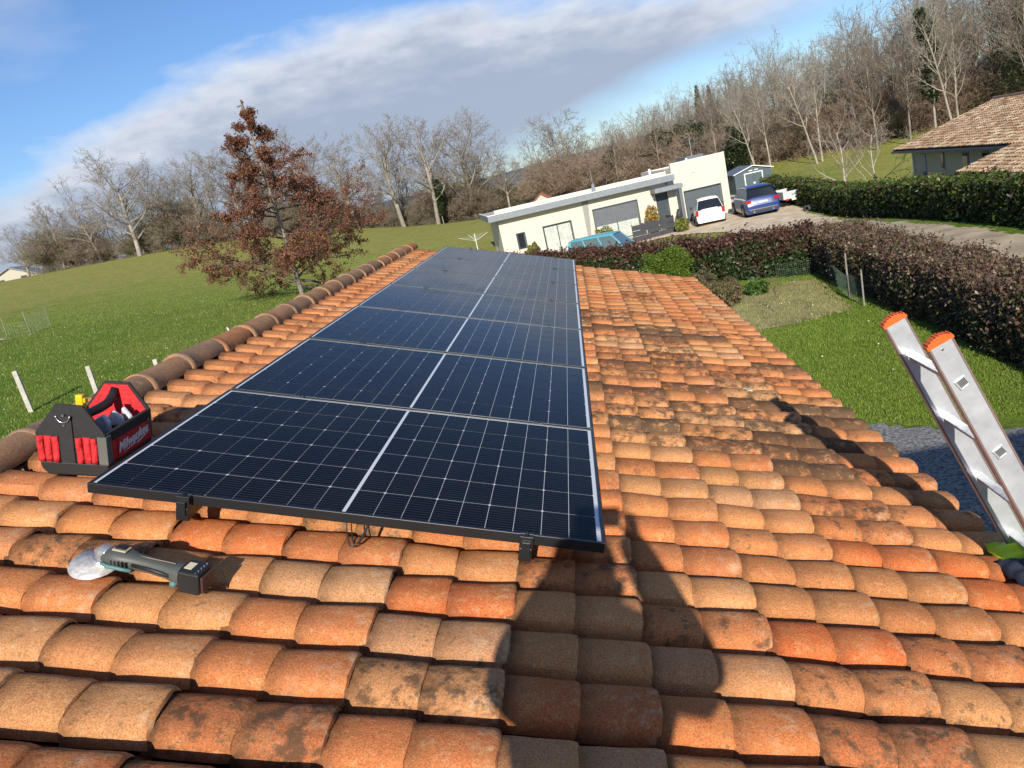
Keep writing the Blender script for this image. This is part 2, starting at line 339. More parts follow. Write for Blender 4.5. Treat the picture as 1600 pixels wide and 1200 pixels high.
def scatter_quads(P, nrm, size, rng, elong=1.8, flat=.5):
    """one leaf-shaped rhomb per point; nrm (n,3) preferred facing, flat: 0 random .. 1 exact"""
    n = len(P); a = rng.normal(size=(n, 3)); a /= np.linalg.norm(a, axis=1)[:, None]
    N_ = nrm * flat + a * (1 - flat); N_ /= np.linalg.norm(N_, axis=1)[:, None] + 1e-9
    t = np.cross(N_, rng.normal(size=(n, 3))); t /= np.linalg.norm(t, axis=1)[:, None] + 1e-9; b = np.cross(N_, t)
    s = np.asarray(size).reshape(-1, 1) * np.ones((n, 1))
    V = np.stack([P - t * s * elong / 2, P + b * s / 2, P + t * s * elong / 2, P - b * s / 2], 1).reshape(-1, 3)
    return V, np.arange(4 * n).reshape(n, 4)
def blades(name, X, Y, hgt, wid, cols, seed, label, cat='grass', off=0.0):
    rg = np.random.default_rng(seed); n = len(X); Z = hts(X, Y) + off
    ang = rg.uniform(0, 6.28, n); ln = rg.uniform(.2, .9, n) * hgt; la = rg.uniform(0, 6.28, n); H_ = hgt * rg.uniform(.5, 1.3, n)
    dx, dy = np.cos(ang) * wid / 2, np.sin(ang) * wid / 2
    V = np.stack([np.stack([X - dx, Y - dy, Z], -1), np.stack([X + dx, Y + dy, Z], -1), np.stack([X + np.cos(la) * ln, Y + np.sin(la) * ln, Z + H_], -1)], 1).reshape(-1, 3)
    cols = np.array(cols); ci = rg.integers(0, len(cols), n); c = cols[ci] * rg.uniform(.75, 1.25, (n, 1))
    o = link(name, npmesh(name, V, np.arange(3 * n).reshape(n, 3), BLADE, c)); tag(o, label, cat, kind='stuff'); return o
rg = np.random.default_rng(5)
X = rg.uniform(3.5, 9.5, 230000); Y = 8.2 + rg.uniform(0, 1, 230000) ** 1.5 * 14
k = ~inpoly(X, Y, [(1.5, -14), (1.5, 8.8), (5.5, 8.55), (7.4, 7.45), (16, 6.5), (16, -14)]) & ~inpoly(X, Y, [(3.9, 15), (7.4, 16.1), (7.8, 19.9), (7.4, 20.2), (4.2, 19.1)]); X, Y = X[k], Y[k]
blades('lawn_grass', X, Y, .036, .012, [(.17, .28, .028), (.22, .32, .036), (.13, .22, .02), (.30, .34, .08)], 1, 'short green lawn grass between the roof and the brown hedge')
X = rg.uniform(3.7, 8.0, 22000); Y = rg.uniform(14.5, 20.8, 22000); k = inpoly(X, Y, [(3.6, 14.6), (7.6, 15.8), (8.1, 20.0), (7.6, 20.6), (4.0, 19.4)]); X, Y = X[k], Y[k]
blades('cut_dry_grass', X, Y, .08, .02, [(.33, .29, .12), (.22, .25, .07), (.4, .35, .17)], 2, 'straw coloured cut grass lying on the patch inside the garden netting')
X = -rg.uniform(6, 34, 230000); Y = 8 + rg.uniform(0, 1, 230000) ** 2.0 * 52
blades('field_grass', X, Y, .06, .02, [(.16, .26, .027), (.21, .30, .036), (.12, .20, .02), (.30, .32, .08)], 3, 'green meadow grass on the slope left of the roof ridge')
X = rg.uniform(-22, 9, 500); Y = rg.uniform(9, 42, 500); k = ~((X > -5) & (X < 4)); X, Y = X[k], Y[k]
V, F = scatter_quads(np.stack([X, Y, hts(X, Y) + .1], -1), np.tile([0, -.5, .8], (len(X), 1)), .035, rg, 1, .8)
tag(link('daisy', npmesh('daisy', V, F, LEAF, np.tile([.8, .78, .6], (len(X), 1)))), 'tiny white daisies dotted over the grass', 'flowers', kind='stuff')
# ---------------------------------------------------------------- our house: walls, roof, tiles
SL = R(18.0); CS, SN = math.cos(SL), math.sin(SL)
def rw(X, Y, Z): return (X * CS + Z * SN, Y, -X * SN + Z * CS)           # roof frame -> world
house = empty('tiled_house', (0, 0, -3.85), label='house with the sunlit orange terracotta tiled roof under the photographer', cat='house')
RENDER = mat('cream_render', (.62, .55, .43), .9, var=.06, scale=3, bump=.3, bscale=60)
WHITE = mat('white_paint', (.78, .78, .76), .45, var=.04)
roof_o = MB()
ROWP, COLP, Y0, X0 = .2145, .385, .157, -.482
YN, YF = Y0 + ROWP * -21, Y0 + ROWP * 39
roof_o.box(-.55, 3.40, YN + .05, YF - .02, -.275, -.245)
DECK = mat('roof_underlay', (.06, .045, .035), .95)
hz0 = 3.85
roof = roof_o.build('roof', DECK, house, loc=(0, 0, hz0), rot=(0, SL, 0))
rx, _, rz = rw(-.55, 0, -.25)
ex, _, ez = rw(3.05, 0, -.29); lx = 2 * rx - ex
w = MB()
for (a_, b_) in ((YN + .35, YN + .55), (YF - .5, YF - .3)):
    w.prism([(ex, -.2), (ex, ez + hz0), (rx, rz + hz0 - .05), (lx, ez + hz0), (lx, -.2)], 'y', a_, b_)
w.box(ex - .2, ex - .003, YN + .553, YF - .503, -.3, ez + hz0 - .02); w.box(lx + .003, lx + .2, YN + .553, YF - .503, -.3, ez + hz0 - .02)
w.build('wall', RENDER, house)

def tile_profile(hi=True):
    """(y,z) across one row: lip, arch, channel"""
    P = [(.012, -.020), (.000, -.012), (.000, .002)]
    n = 9 if hi else 5
    for i in range(1, n):
        t = math.pi * i / n; c_ = math.cos(t)
        P.append((.083 - .083 * math.copysign(abs(c_) ** .88, c_), .004 + .055 * math.sin(t) ** .60))
    P += [(.166, .0), (.170, -.030), (.195, -.046), (.238, -.038)]
    return P
def tile_mesh(name, seed, hi=True, ribbed=False):
    rg = random.Random(seed); prof = tile_profile(hi); rows = []; laps = []
    ov = rg.uniform(-.003, .003); k1, k2, k3 = (rg.uniform(-.0035, .0035) for _ in range(3)); chip = (False, rg.uniform(.02, .14), rg.uniform(.008, .018))
    for seg in range(2):
        x0 = seg * .1925; x1 = x0 + .1925 + (.012 if seg == 1 else .004)
        xs_ = [x0 - (.01 if seg == 0 else 0), x0 + .012, x0 + .05, x0 + .10, x0 + .15, x1 - .018, x1 - .005, x1] if hi else [x0, x1 - .012, x1]
        lift = .018 if seg == 1 else .010
        for ii, x in enumerate(xs_):
            t = (x - x0) / (x1 - x0); z = lift * t; last = ii >= len(xs_) - 2
            drop = [0, .004, .013][ii - (len(xs_) - 3)] if ii >= len(xs_) - 2 else 0
            r = []
            for j, (y, zz) in enumerate(prof):
                arch = 2 <= j <= len(prof) - 4
                ww = 1 + (.018 * (t - .5)); jit = rg.gauss(0, .0009) if hi else 0
                rnd = drop if arch else drop * .3
                zc = zz + z * (1 if j < len(prof) - 3 else .5) - rnd + jit
                if j == 2: zc += rg.gauss(0, .002) if hi else 0
                yy = .083 + (y - .083) * ww + (drop * .8 if j <= 4 else 0)
                if hi and arch: zc += k1 * math.sin(x * 9 + y * 20) + k2 * math.sin(y * 34 + x * 14 + seg * 2) + ov * (y / .17 - .5) * t
                if hi and chip[0] and seg == 1 and ii >= len(xs_) - 3 and abs(y - chip[1]) < .018: zc -= chip[2] * .35; x_c = -chip[2]
                else: x_c = 0
                if ribbed and seg == 0 and arch: zc += .0022 * math.cos(j * math.pi)
                r.append((x + x_c + (rg.gauss(0, .0012) if last and hi else 0), yy, zc))
            rows.append(r)
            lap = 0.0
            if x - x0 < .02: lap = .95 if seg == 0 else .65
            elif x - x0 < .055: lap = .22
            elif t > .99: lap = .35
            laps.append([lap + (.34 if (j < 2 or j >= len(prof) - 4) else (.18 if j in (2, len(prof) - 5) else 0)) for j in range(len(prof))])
        # step face between segments is formed by the next row of vertices (lower start)
    return rows, laps
def tile_data(name, seed, hi=True, ribbed=False):
    rows, laps = tile_mesh(name, seed, hi, ribbed); m = MB(); m.grid(rows); me = m.mesh(name, TILE, True)
    a = me.attributes.new('lap', 'FLOAT', 'POINT'); a.data.foreach_set('value', [min(1, v) for r in laps for v in r])
    me.set_sharp_from_angle(angle=R(38)) if hasattr(me, 'set_sharp_from_angle') else None
    return me
VAR = [tile_data('roof_tile', i) for i in range(12)]; VRIB = [tile_data('roof_tile', 20 + i, True, True) for i in range(2)]
rt = random.Random(11)
PAL = [(.52, .155, .05), (.49, .135, .045), (.55, .19, .065), (.56, .22, .08), (.53, .18, .065), (.54, .25, .10), (.52, .27, .13), (.57, .29, .13), (.46, .12, .042), (.47, .25, .13)]
WT = [5, 4, 6, 6, 5, 3, 2, 2, 3, 2]
def tile_col(k, j):
    c = rt.choices(PAL, WT)[0]; c = tuple(a_ * .68 + b_ * .32 for a_, b_ in zip(c, (.53, .215, .09))); s = rt.uniform(.82, 1.08)
    if k == 0: c = tuple(.5 * a_ + .5 * b_ for a_, b_ in zip(c, (.52, .19, .08)))
    x = .22 + rt.random() ** 1.7 * .8
    if 4 <= k <= 9 and 5 <= j <= 22 and rt.random() < .45: x = rt.uniform(.8, 1.5)
    return (c[0] * s, c[1] * s, c[2] * s, x)
OVR = {}  # (column, row): colour of single near tiles that stand out
for kj, c in {(2, -5): (.45, .28, .14, .6), (1, -5): (.46, .28, .14, .5), (3, -6): (.40, .12, .05, 1.0), (0, -5): (.48, .17, .06, .3), (1, -4): (.47, .29, .145, .4), (2, -4): (.49, .27, .13, .2),
              (3, -4): (.50, .21, .09, .1), (4, -4): (.44, .27, .14, .9), (4, -3): (.36, .25, .16, .5), (5, -3): (.50, .27, .12, .2), (4, -2): (.42, .12, .045, .1), (3, -3): (.50, .21, .09, .1), (2, -3): (.52, .30, .14, .5),
              (4, -5): (.47, .19, .08, .3), (5, -5): (.50, .30, .16, .2), (5, -4): (.45, .15, .06, .3), (6, -6): (.52, .155, .05, .2), (6, -4): (.50, .20, .08, .4), (7, -5): (.50, .27, .13, .5), (1, -3): (.54, .22, .09, .1), (0, -3): (.52, .17, .06, .1),
              (0, -1): (.56, .31, .14, .0), (1, -1): (.54, .25, .1, .0), (2, -1): (.52, .17, .06, .0), (6, -3): (.5, .3, .16, .3), (7, -2): (.50, .135, .045, .1), (6, -1): (.56, .33, .16, .2), (9, 0): (.50, .14, .045, .1), (8, 1): (.5, .15, .05, .1), (9, 1): (.49, .14, .045, .0),
              (5, 1): (.50, .16, .06, .1), (6, 1): (.54, .2, .08, .2), (5, 2): (.52, .2, .08, .1)}.items(): OVR[kj] = c
cells_ = []
for j in range(-6, 39):
    for k in range(10):
        xa, ya = X0 + COLP * k, Y0 + ROWP * j
        hidden = (xa > -.1 and xa + COLP < 1.62 and ya > .25 and ya < 7.9)
        cells_.append((j, k, xa, ya, hidden))
vis = [c for c in cells_ if not c[4]]; vis.sort(key=lambda c: (c[3] + 2.3) ** 2 + (c[2] - 1.5) ** 2)
near, rest = vis[:300], vis[300:] + [c for c in cells_ if c[4]] + [(j, k, X0 + COLP * k, Y0 + ROWP * j, True) for j in range(-21, -6) for k in range(10)]
for (j, k, xa, ya, _) in near:
    me = rt.choice(VRIB) if k == 0 else rt.choice(VAR)
    o = bpy.data.objects.new('roof_tile', me); C.objects.link(o); o.parent = roof
    o.location = (xa + rt.gauss(0, .0025), ya + rt.gauss(0, .002), -.178 + rt.gauss(0, .0015)); o.rotation_euler = (rt.gauss(0, .006), rt.gauss(0, .004), rt.gauss(0, .006))
    c_ = OVR.get((k, j), tile_col(k, j)); c_ = (*[a_ * .75 + b_ * .25 for a_, b_ in zip(c_[:3], (.53, .215, .09))], c_[3]) if (k, j) in OVR else c_; o.color = (c_[0] * 1.0, c_[1] * 1.06, c_[2] * 1.08, c_[3]) if (k, j) not in OVR else (c_[0] * 1.08, c_[1] * .90, c_[2] * .78, c_[3])
def joined_tiles(name, items, parent, seed, xf=None, mt=None):
    rows, laps = tile_mesh('t', seed, False); V0 = np.array([p for r in rows for p in r]); n = len(rows[0])
    F0 = np.array([(a_ * n + b_, a_ * n + b_ + 1, (a_ + 1) * n + b_ + 1, (a_ + 1) * n + b_) for a_ in range(len(rows) - 1) for b_ in range(n - 1)])
    L0 = np.array([min(1, v) for r in laps for v in r]); rg = np.random.default_rng(seed); Vs, Fs, Cs, Ls = [], [], [], []
    for i, (xa, ya, c) in enumerate(items):
        Vs.append(V0 + np.array([xa + rg.normal() * .002, ya + rg.normal() * .002, -.178 + rg.normal() * .0012])); Fs.append(F0 + i * len(V0)); Cs.append(np.tile(c[:3], (len(F0), 1))); Ls.append(L0)
    V = np.concatenate(Vs)
    if xf is not None: V = xf(V)
    me = npmesh(name, V, np.concatenate(Fs), mt or TILEA, np.concatenate(Cs), sm=False)
    a = me.attributes.new('lap', 'FLOAT', 'POINT'); a.data.foreach_set('value', np.concatenate(Ls).astype(np.float32))
    return tag(link(name, me, parent), kind='stuff')
joined_tiles('roof_tile_field', [(xa, ya, tile_col(k, j)) for (j, k, xa, ya, _) in rest], roof, 3)
# far slope of the same roof (beyond the ridge)
far = MB(); far.prism([(2 * rx - rw(3.40, 0, -.245)[0], rw(3.4, 0, -.245)[2]), (rx - .02, rw(-.55, 0, -.245)[2]), (rx - .02, rw(-.55, 0, -.275)[2]), (2 * rx - rw(3.4, 0, -.275)[0], rw(3.4, 0, -.275)[2])], 'y', YN + .05, YF - .02)
roof2 = far.build('back_roof', DECK, house, loc=(0, 0, hz0))
def mirror(V):
    x = V[:, 0] * CS + V[:, 2] * SN; z = -V[:, 0] * SN + V[:, 2] * CS; return np.stack([2 * rx - x, V[:, 1], z], -1)
joined_tiles('back_roof_tile_field', [(X0 + COLP * k, Y0 + ROWP * j, tile_col(k, j)) for j in range(-21, 39) for k in range(10)], roof2, 4, mirror)
# ridge tiles: each farther one laps over the nearer one
def ridge_tile_mesh(seed):
    rg = random.Random(seed); m = MB(); rows = []
    ys_ = [0, .008, .03, .05, .14, .24, .34, .44, .47]
    for i, y in enumerate(ys_):
        r0 = .083 + .015 * (1 - y / .47) + (.006 if .008 <= y <= .04 else 0); rows.append([(math.cos(t) * r0 * 1.02, y, math.sin(t) * r0 * .92 + rg.gauss(0, .0008)) for t in [R(-8 + 196 * q / 14) for q in range(15)]])
    m.grid([[p for p in r] for r in rows]); m.grid([[(p[0] * .88, p[1], p[2] * .88) for p in rows[0]], rows[0]])
    m.box(-.106, -.085, .0, .03, .02, .055); me = m.mesh('ridge_tile', TILE, True)
    me.flip_normals(); a = me.attributes.new('lap', 'FLOAT', 'POINT'); a.data.foreach_set('value', [0.1] * len(me.vertices)); me.set_sharp_from_angle(angle=R(40)); return me
RID = [ridge_tile_mesh(i) for i in range(4)]
y = 1.36 - .4275 * 8; i = 0
while y < YF - .1:
    o = bpy.data.objects.new('ridge_tile', RID[i % 4]); C.objects.link(o); o.parent = roof
    o.location = (-.565 + rt.gauss(0, .005), y, -.150 + rt.gauss(0, .003)); o.rotation_euler = (R(1.2), R(-18), rt.gauss(0, .012))
    c = rt.choice([(.31, .19, .12), (.34, .20, .12), (.38, .21, .13), (.42, .18, .09), (.28, .18, .12)]); o.color = (*c, rt.uniform(.35, .65)); y += .4275; i += 1
# mortar bed under the ridge
b = MB(); b.box(-.65, -.49, YN + .06, YF - .03, -.244, -.15); b.build('ridge_mortar', mat('mortar', (.33, .22, .16), .95, bump=.6), roof)
rq = random.Random(77); ml = MB()
for q in range(150):
    yy = YN + .3 + q * (YF - YN - .5) / 150 + rq.uniform(-.03, .03); r_ = rq.uniform(.012, .026); xx = -.462 + rq.uniform(-.012, .008); ml.tube([(xx - r_, yy, -.165), (xx, yy + .01, -.155 + rq.uniform(-.01, .006)), (xx + r_ * .8, yy + .015, -.172)], [r_ * .6, r_, r_ * .5], 6)
tag(ml.build('mortar_lumps', MATS['mortar'], roof, True), kind='stuff')
# gutter
g = MB(); N_ = 9
pr = [(3.47 + .062 * math.cos(t), -.262 + .062 * math.sin(t)) for t in [math.pi + math.pi * q / 8 for q in range(9)]]
pr2 = [(3.47 + .056 * math.cos(t), -.262 + .056 * math.sin(t)) for t in [math.pi + math.pi * q / 8 for q in range(9)]][::-1]
g.prism(pr + [(3.538, -.262), (3.538, -.256), (3.53, -.256)] + pr2, 'y', YN + .1, YF - .05)
g.build('gutter', WHITE, roof)
fb = MB(); fb.box(3.37, 3.40, YN + .1, YF - .05, -.42, -.28); fb.build('fascia_board', WHITE, roof)

# ---------------------------------------------------------------- solar panels
BLK = mat('black_anodised_aluminium', (.012, .012, .013), .38, metal=.0, var=.1, spec=.6)
def cell_mat():
    m = bpy.data.materials.new('solar_cell'); m.use_nodes = True; nt = m.node_tree; N = nt.nodes.new; L = nt.links.new
    p = nt.nodes['Principled BSDF']; p.inputs['Roughness'].default_value = .13
    p.inputs['IOR'].default_value = 1.2; p.inputs['Specular IOR Level'].default_value = .27
    tc = N('ShaderNodeTexCoord'); sp = N('ShaderNodeSeparateXYZ'); L(tc.outputs['Object'], sp.inputs[0])
    def M(op, a, b=None, clamp=False):
        n = N('ShaderNodeMath'); n.operation = op; n.use_clamp = clamp
        for i, v in enumerate((a, b)):
            if v is None: continue
            if isinstance(v, (int, float)): n.inputs[i].default_value = v
            else: L(v, n.inputs[i])
        return n.outputs[0]
    fr = M('FRACT', M('MULTIPLY', sp.outputs[1], 10 / .182)); ln = M('LESS_THAN', M('ABSOLUTE', M('SUBTRACT', fr, .5)), .055)
    ob = N('ShaderNodeObjectInfo'); nz = N('ShaderNodeTexNoise'); nz.inputs['Scale'].default_value = 7; nz.inputs['Detail'].default_value = 3; L(tc.outputs['Object'], nz.inputs[0])
    mx = N('ShaderNodeMix'); mx.data_type = 'RGBA'; L(M('MULTIPLY', ln, .8), mx.inputs[0]); mx.inputs[6].default_value = (.0035, .004, .007, 1); mx.inputs[7].default_value = (.07, .075, .085, 1)
    ge = N('ShaderNodeNewGeometry'); dn = N('ShaderNodeTexNoise'); dn.inputs['Scale'].default_value = 2.3; dn.inputs['Detail'].default_value = 9; dn.inputs['Roughness'].default_value = .7; L(ge.outputs['Position'], dn.inputs[0])
    du = M('MULTIPLY', M('SUBTRACT', dn.outputs[0], .46), 2.6, True)
    m2 = N('ShaderNodeMix'); m2.data_type = 'RGBA'; L(M('MULTIPLY', du, .5), m2.inputs[0]); L(mx.outputs[2], m2.inputs[6]); m2.inputs[7].default_value = (.022, .022, .022, 1)
    L(m2.outputs[2], p.inputs['Base Color']); L(M('ADD', M('MULTIPLY', du, .16), .10), p.inputs['Roughness'])
    return m
CELL = cell_mat()
BACK = mat('white_backsheet', (.68, .70, .72), .3, var=.02)
PW, PD, PG = 1.722, 1.134, .02
def panel_proto():
    root = empty('solar_panel')
    f = MB(); t = .011
    f.box(0, PW, 0, t, -.035, 0); f.box(0, PW, PD - t, PD, -.035, 0); f.box(0, t, t, PD - t, -.035, 0); f.box(PW - t, PW, t, PD - t, -.035, 0)
    f.build('frame', BLK, root, bevel=.0012)
    b = MB(); b.box(t - .002, PW - t + .002, t - .002, PD - t + .002, -.012, -.0035); b.build('backsheet', BACK, root)
    cw_, ch_ = .0904, .1792; c = .0055
    def cell(flip):
        pts = [(0, 0), (cw_ - c, 0), (cw_, c), (cw_, ch_ - c), (cw_ - c, ch_), (0, ch_)] if not flip else [(c, 0), (cw_, 0), (cw_, ch_), (c, ch_), (0, ch_ - c), (0, c)]
        c_ = MB(); c_.prism(pts, 'z', -.0036, -.0022); return c_.mesh('solar_cell', CELL)
    ms = [cell(False), cell(True)]
    x = t + .0115
    for i in range(18):
        if i == 9: x += .0115
        for j in range(6):
            o = bpy.data.objects.new('solar_cell', ms[(i + 1) % 2]); C.objects.link(o); o.parent = root; o.location = (x, t + .0028 + j * .18365, 0)
        x += .09245
    jb = MB(); jb.box(.82, .90, 1.03, 1.10, -.034, -.0125); jb.build('junction_box', BLK, root)
    return root
pan = panel_proto()
PL = ['nearest solar panel, its front edge hanging free over the bare tiles', 'second solar panel from the camera, behind the nearest one', 'third solar panel from the camera, dark blue in the middle of the row',
      'fourth solar panel from the camera, the middle one of the seven', 'fifth solar panel from the camera, third from the far end', 'sixth solar panel from the camera, next to the farthest one', 'farthest solar panel, at the far end of the roof by the white house']
for i in range(7):
    o = pan if i == 0 else copy_tree(pan)
    tag(o, PL[i], 'solar panel', 'black framed solar panels in a row on the tiled roof'); yy = i * (PD + PG)
    o.location = rw(0, yy, 0 + random.Random(i).uniform(-.001, .001)); o.rotation_euler = (0, SL, 0)
# rails, hooks, clamps
for X_, lab in ((.335, 'black mounting rail with clamps under the ridge side of the solar panels'), (1.468, 'black mounting rail with clamps under the eave side of the solar panels')):
    root = empty('mounting_rail', rw(X_, 0, 0), (0, SL, 0), lab, 'mounting rail')
    r_ = MB(); r_.box(-.02, .02, -.03, 7.95, -.078, -.0355); r_.build('rail', BLK, root, bevel=.002)
    for i in range(8):
        yy = i * (PD + PG) - PG / 2
        c_ = MB()
        if i in (0, 7):
            sg = -1 if i == 0 else 1; yb = -.001 if i == 0 else 7 * PD + 6 * PG + .001
            c_.box(-.022, .022, min(yb, yb + sg * .024), max(yb, yb + sg * .024), -.036, .003); c_.box(-.022, .022, min(yb - sg * .008, yb + sg * .003), max(yb - sg * .008, yb + sg * .003), .0005, .0045)
            c_.disc((0, yb + sg * .013, .009), .0065, (0, 0, 1), .012, 6)
            c_.box(-.014, .014, min(yb + sg * .024, yb + sg * .036), max(yb + sg * .024, yb + sg * .036), -.06, -.012)
            c_.box(-.021, .021, min(yb, yb + sg * .028), max(yb, yb + sg * .028), -.080, -.0365)
        else:
            c_.box(-.022, .022, yy - .0085, yy + .0085, -.036, .0015); c_.box(-.022, .022, yy - .016, yy + .016, .0015, .0045); c_.disc((0, yy, .0065), .006, (0, 0, 1), .007, 6)
        c_.build('clamp', BLK, root, bevel=.001)
    for yy in (.30, 1.2, 2.4, 3.55, 4.7, 5.9, 7.1):
        k_ = MB(); k_.box(-.030, .030, yy - .03, yy + .03, -.118, -.0785); k_.box(-.10, .10, yy - .02, yy + .02, -.124, -.1185); k_.build('roof_hook', BLK, root, bevel=.002)
cb = MB()
for x0_, dx_, dp in ((.868, .075, .070), (.885, .062, .060)):
    cb.tube([rw(x0_ + dx_ * (q / 12), .02 - .055 * math.sin(math.pi * q / 12), -.03 - dp * math.sin(math.pi * q / 12) ** .8) for q in range(13)], .0026, 6, False)
tag(cb.build('cable', BLK, sm=True), 'thin black cable loop drooping below the front edge of the nearest solar panel', 'cable')
# a bird dropping / pale lichen crust
m = MB()
for q in range(7):
    a_, r_ = q * 2.4, .018 * (q / 7) ** .5; m.disc((math.cos(a_) * r_ * 1.5, math.sin(a_) * r_, 0), .009 + .003 * (q % 3), (0, 0, 1), .004, 9)
m.T = Matrix.Identity(4)
tag(m.build('bird_dropping', mat('dropping', (.62, .60, .42), .9)), 'pale yellowish splat on the tiles right of the panels', 'bird dropping').location = rw(2.79, 2.60 + .02, -.110); bpy.data.objects['bird_dropping'].rotation_euler = (R(6), SL, 0)

# ---------------------------------------------------------------- tool bag
RED = mat('red_nylon', (.55, .018, .022), .75, var=.2, scale=30, bump=1.0, bscale=55)
BLKN = mat('black_nylon', (.022, .021, .021), .8, var=.2, scale=40, bump=.4, bscale=500)
GRYN = mat('grey_webbing', (.11, .11, .10), .85, var=.15, bump=.3, bscale=300)
RUB = mat('moulded_rubber', (.015, .0145, .0145), .55, var=.2)
STEEL = mat('bright_steel', (.7, .7, .7), .25, metal=1)
WHT = mat('white_print', (.75, .75, .75), .6)
bag = empty('tool_bag', rw(-.345, .262, -.118), (0, R(15), R(1)), 'open red and black tool tote standing on the tiles beside the nearest panel', 'tool bag')
BW, BL_, BH, BP = .262, .335, .165, .275
b = MB(); b.prism([(.03, 0), (BW - .03, 0), (BW - .006, .022), (BW, .052), (0, .052), (.006, .022)], 'y', .006, BL_ - .006); b.build('base', RUB, bag, bevel=.006)
def end_panel(y0, y1, mats, nm):
    e = MB(); e.prism([(.002, .053), (BW - .002, .053), (BW, BH), (BW - .075, BP), (.085, BP), (0, BH)], 'y', y0, y1); return e.build(nm, mats, bag, bevel=.003)
end_panel(0, .012, BLKN, 'end_panel'); end_panel(BL_ - .012, BL_, BLKN, 'end_panel')
il = MB(); il.prism([(.012, .06), (BW - .012, .06), (BW - .01, BH - .004), (BW - .079, BP - .01), (.089, BP - .01), (.01, BH - .004)], 'y', BL_ - .016, BL_ - .0125); il.build('red_lining', RED, bag)
for s_ in (0, 1):
    xx = 0 if s_ == 0 else BW - .012
    q = MB(); q.box(xx, xx + .012, .0125, BL_ - .0125, .053, BH - .002); q.build('side_panel', RED if s_ else BLKN, bag, bevel=.002)
    hem = MB(); hem.box(xx - .002, xx + .014, .0125, BL_ - .0125, BH - .034, BH + .004); hem.build('hem', BLKN, bag, bevel=.003)
side = MB(); side.box(BW + .0005, BW + .005, .075, BL_ - .02, .054, BH - .036); side.build('side_pocket', RED, bag, bevel=.002)
# front pockets: pleated red sleeves either side of a black strap
for xa, xb in ((.004, .088), (.150, .232)):
    for i in range(3):
        x1_, x2_ = xa + (xb - xa) * i / 3, xa + (xb - xa) * (i + 1) / 3; rows = []
        for z in [.056 + .1 * q / 6 for q in range(7)]:
            rows.append([(x1_ + (x2_ - x1_) * t / 6, -.002 - .010 * math.sin(math.pi * t / 6) ** .8 * (1 + .4 * math.sin(z * 60 + i * 2 + xa * 40)) * (.8 + .3 * math.sin(i * 3 + xa * 90)) * (1.15 if z > .12 else 1), z) for t in range(7)])
        o = MB().grid(rows).build('pocket', RED, bag, True)
        sd_ = o.modifiers.new('s', 'SOLIDIFY'); sd_.thickness = .002
st = MB(); st.box(.094, .145, -.007, -.0005, .054, .235); st.build('strap', BLKN, bag, bevel=.002)
gs = MB(); gs.box(.233, BW + .003, -.006, -.0005, .054, BH - .005); gs.box(BW + .0005, BW + .006, -.006, .03, .054, BH - .005); gs.build('corner_webbing', GRYN, bag, bevel=.002)
rg_ = MB(); rg_.tube([(.119 + .026 * math.cos(t), -.012, .238 + .026 * math.sin(t) * 1.0) for t in [math.pi * (1 + q / 12) for q in range(13)]], .0026, 8); rg_.build('metal_ring', STEEL, bag, True)
rv = MB(); rv.disc((.119, -.0095, .238), .005, (0, 1, 0), .005, 12); rv.disc((.119, -.0095, .200), .0045, (0, 1, 0), .005, 12); rv.build('rivet', STEEL, bag)
hd = MB(); hd.tube([(.131, .014, .246), (.131, .05, .222), (.131, .10, .205), (.131, .2, .202), (.131, .26, .205), (.131, .295, .224), (.131, BL_ - .02, .25)], [.012, .014, .016, .018, .018, .017, .014], 12); hd.build('handle', RUB, bag, True)
for y_ in (.09, .2):
    hb = MB(); hb.box(.04, .22, y_, y_ + .006, .054, .135); hb.build('divider', BLKN, bag)
zp = MB(); zp.box(BW + .0055, BW + .011, .285, .295, .098, .142); zp.box(BW + .0055, BW + .010, .302, .31, .102, .135); zp.build('zip_pull', STEEL, bag)
def text_mesh(body, size, mt, name, shear=.0, ext=.0008, bold=0):
    cu = bpy.data.curves.new(name, 'FONT'); cu.body = body; cu.size = size; cu.shear = shear; cu.extrude = ext; cu.offset = bold; cu.align_x = 'CENTER'; cu.align_y = 'CENTER'
    o = bpy.data.objects.new(name, cu); C.objects.link(o); dg = bpy.context.evaluated_depsgraph_get(); me = bpy.data.meshes.new_from_object(o.evaluated_get(dg)); C.objects.unlink(o); bpy.data.objects.remove(o)
    me.materials.clear(); me.materials.append(mt); return me
o = link('lettering', text_mesh('Milwaukee', .052, WHT, 'lettering', .35, .0006, .0012), bag); o.matrix_local = Matrix.Translation((BW + .0062, .178, .098)) @ Matrix(((0, 0, 1, 0), (1, 0, 0, 0), (0, 1, 0, 0), (0, 0, 0, 1))) @ Matrix.Rotation(R(4), 4, 'Z') @ Matrix.Diagonal((.98, 1, 1, 1))
bt = MB(); bt.add([(BW + .0062, .09, .066), (BW + .0062, .19, .080), (BW + .0062, .185, .073), (BW + .0062, .31, .090), (BW + .0062, .20, .066), (BW + .0062, .205, .073)], [(0, 1, 2), (0, 2, 5), (2, 3, 5), (5, 3, 4)]); bt.build('lightning_mark', WHT, bag)
PLA = mat('clear_plastic', (.62, .60, .62), .2, coat=.5, var=.2, scale=60)
def loose(name, m, mt, lab, cat, base, **kw):
    o = m.build(name, mt, None, **kw); o.matrix_world = base; return tag(o, lab, cat)
bpy.context.view_layer.update(); BM = bag.matrix_world.copy()
q = MB(); rgn = random.Random(3)
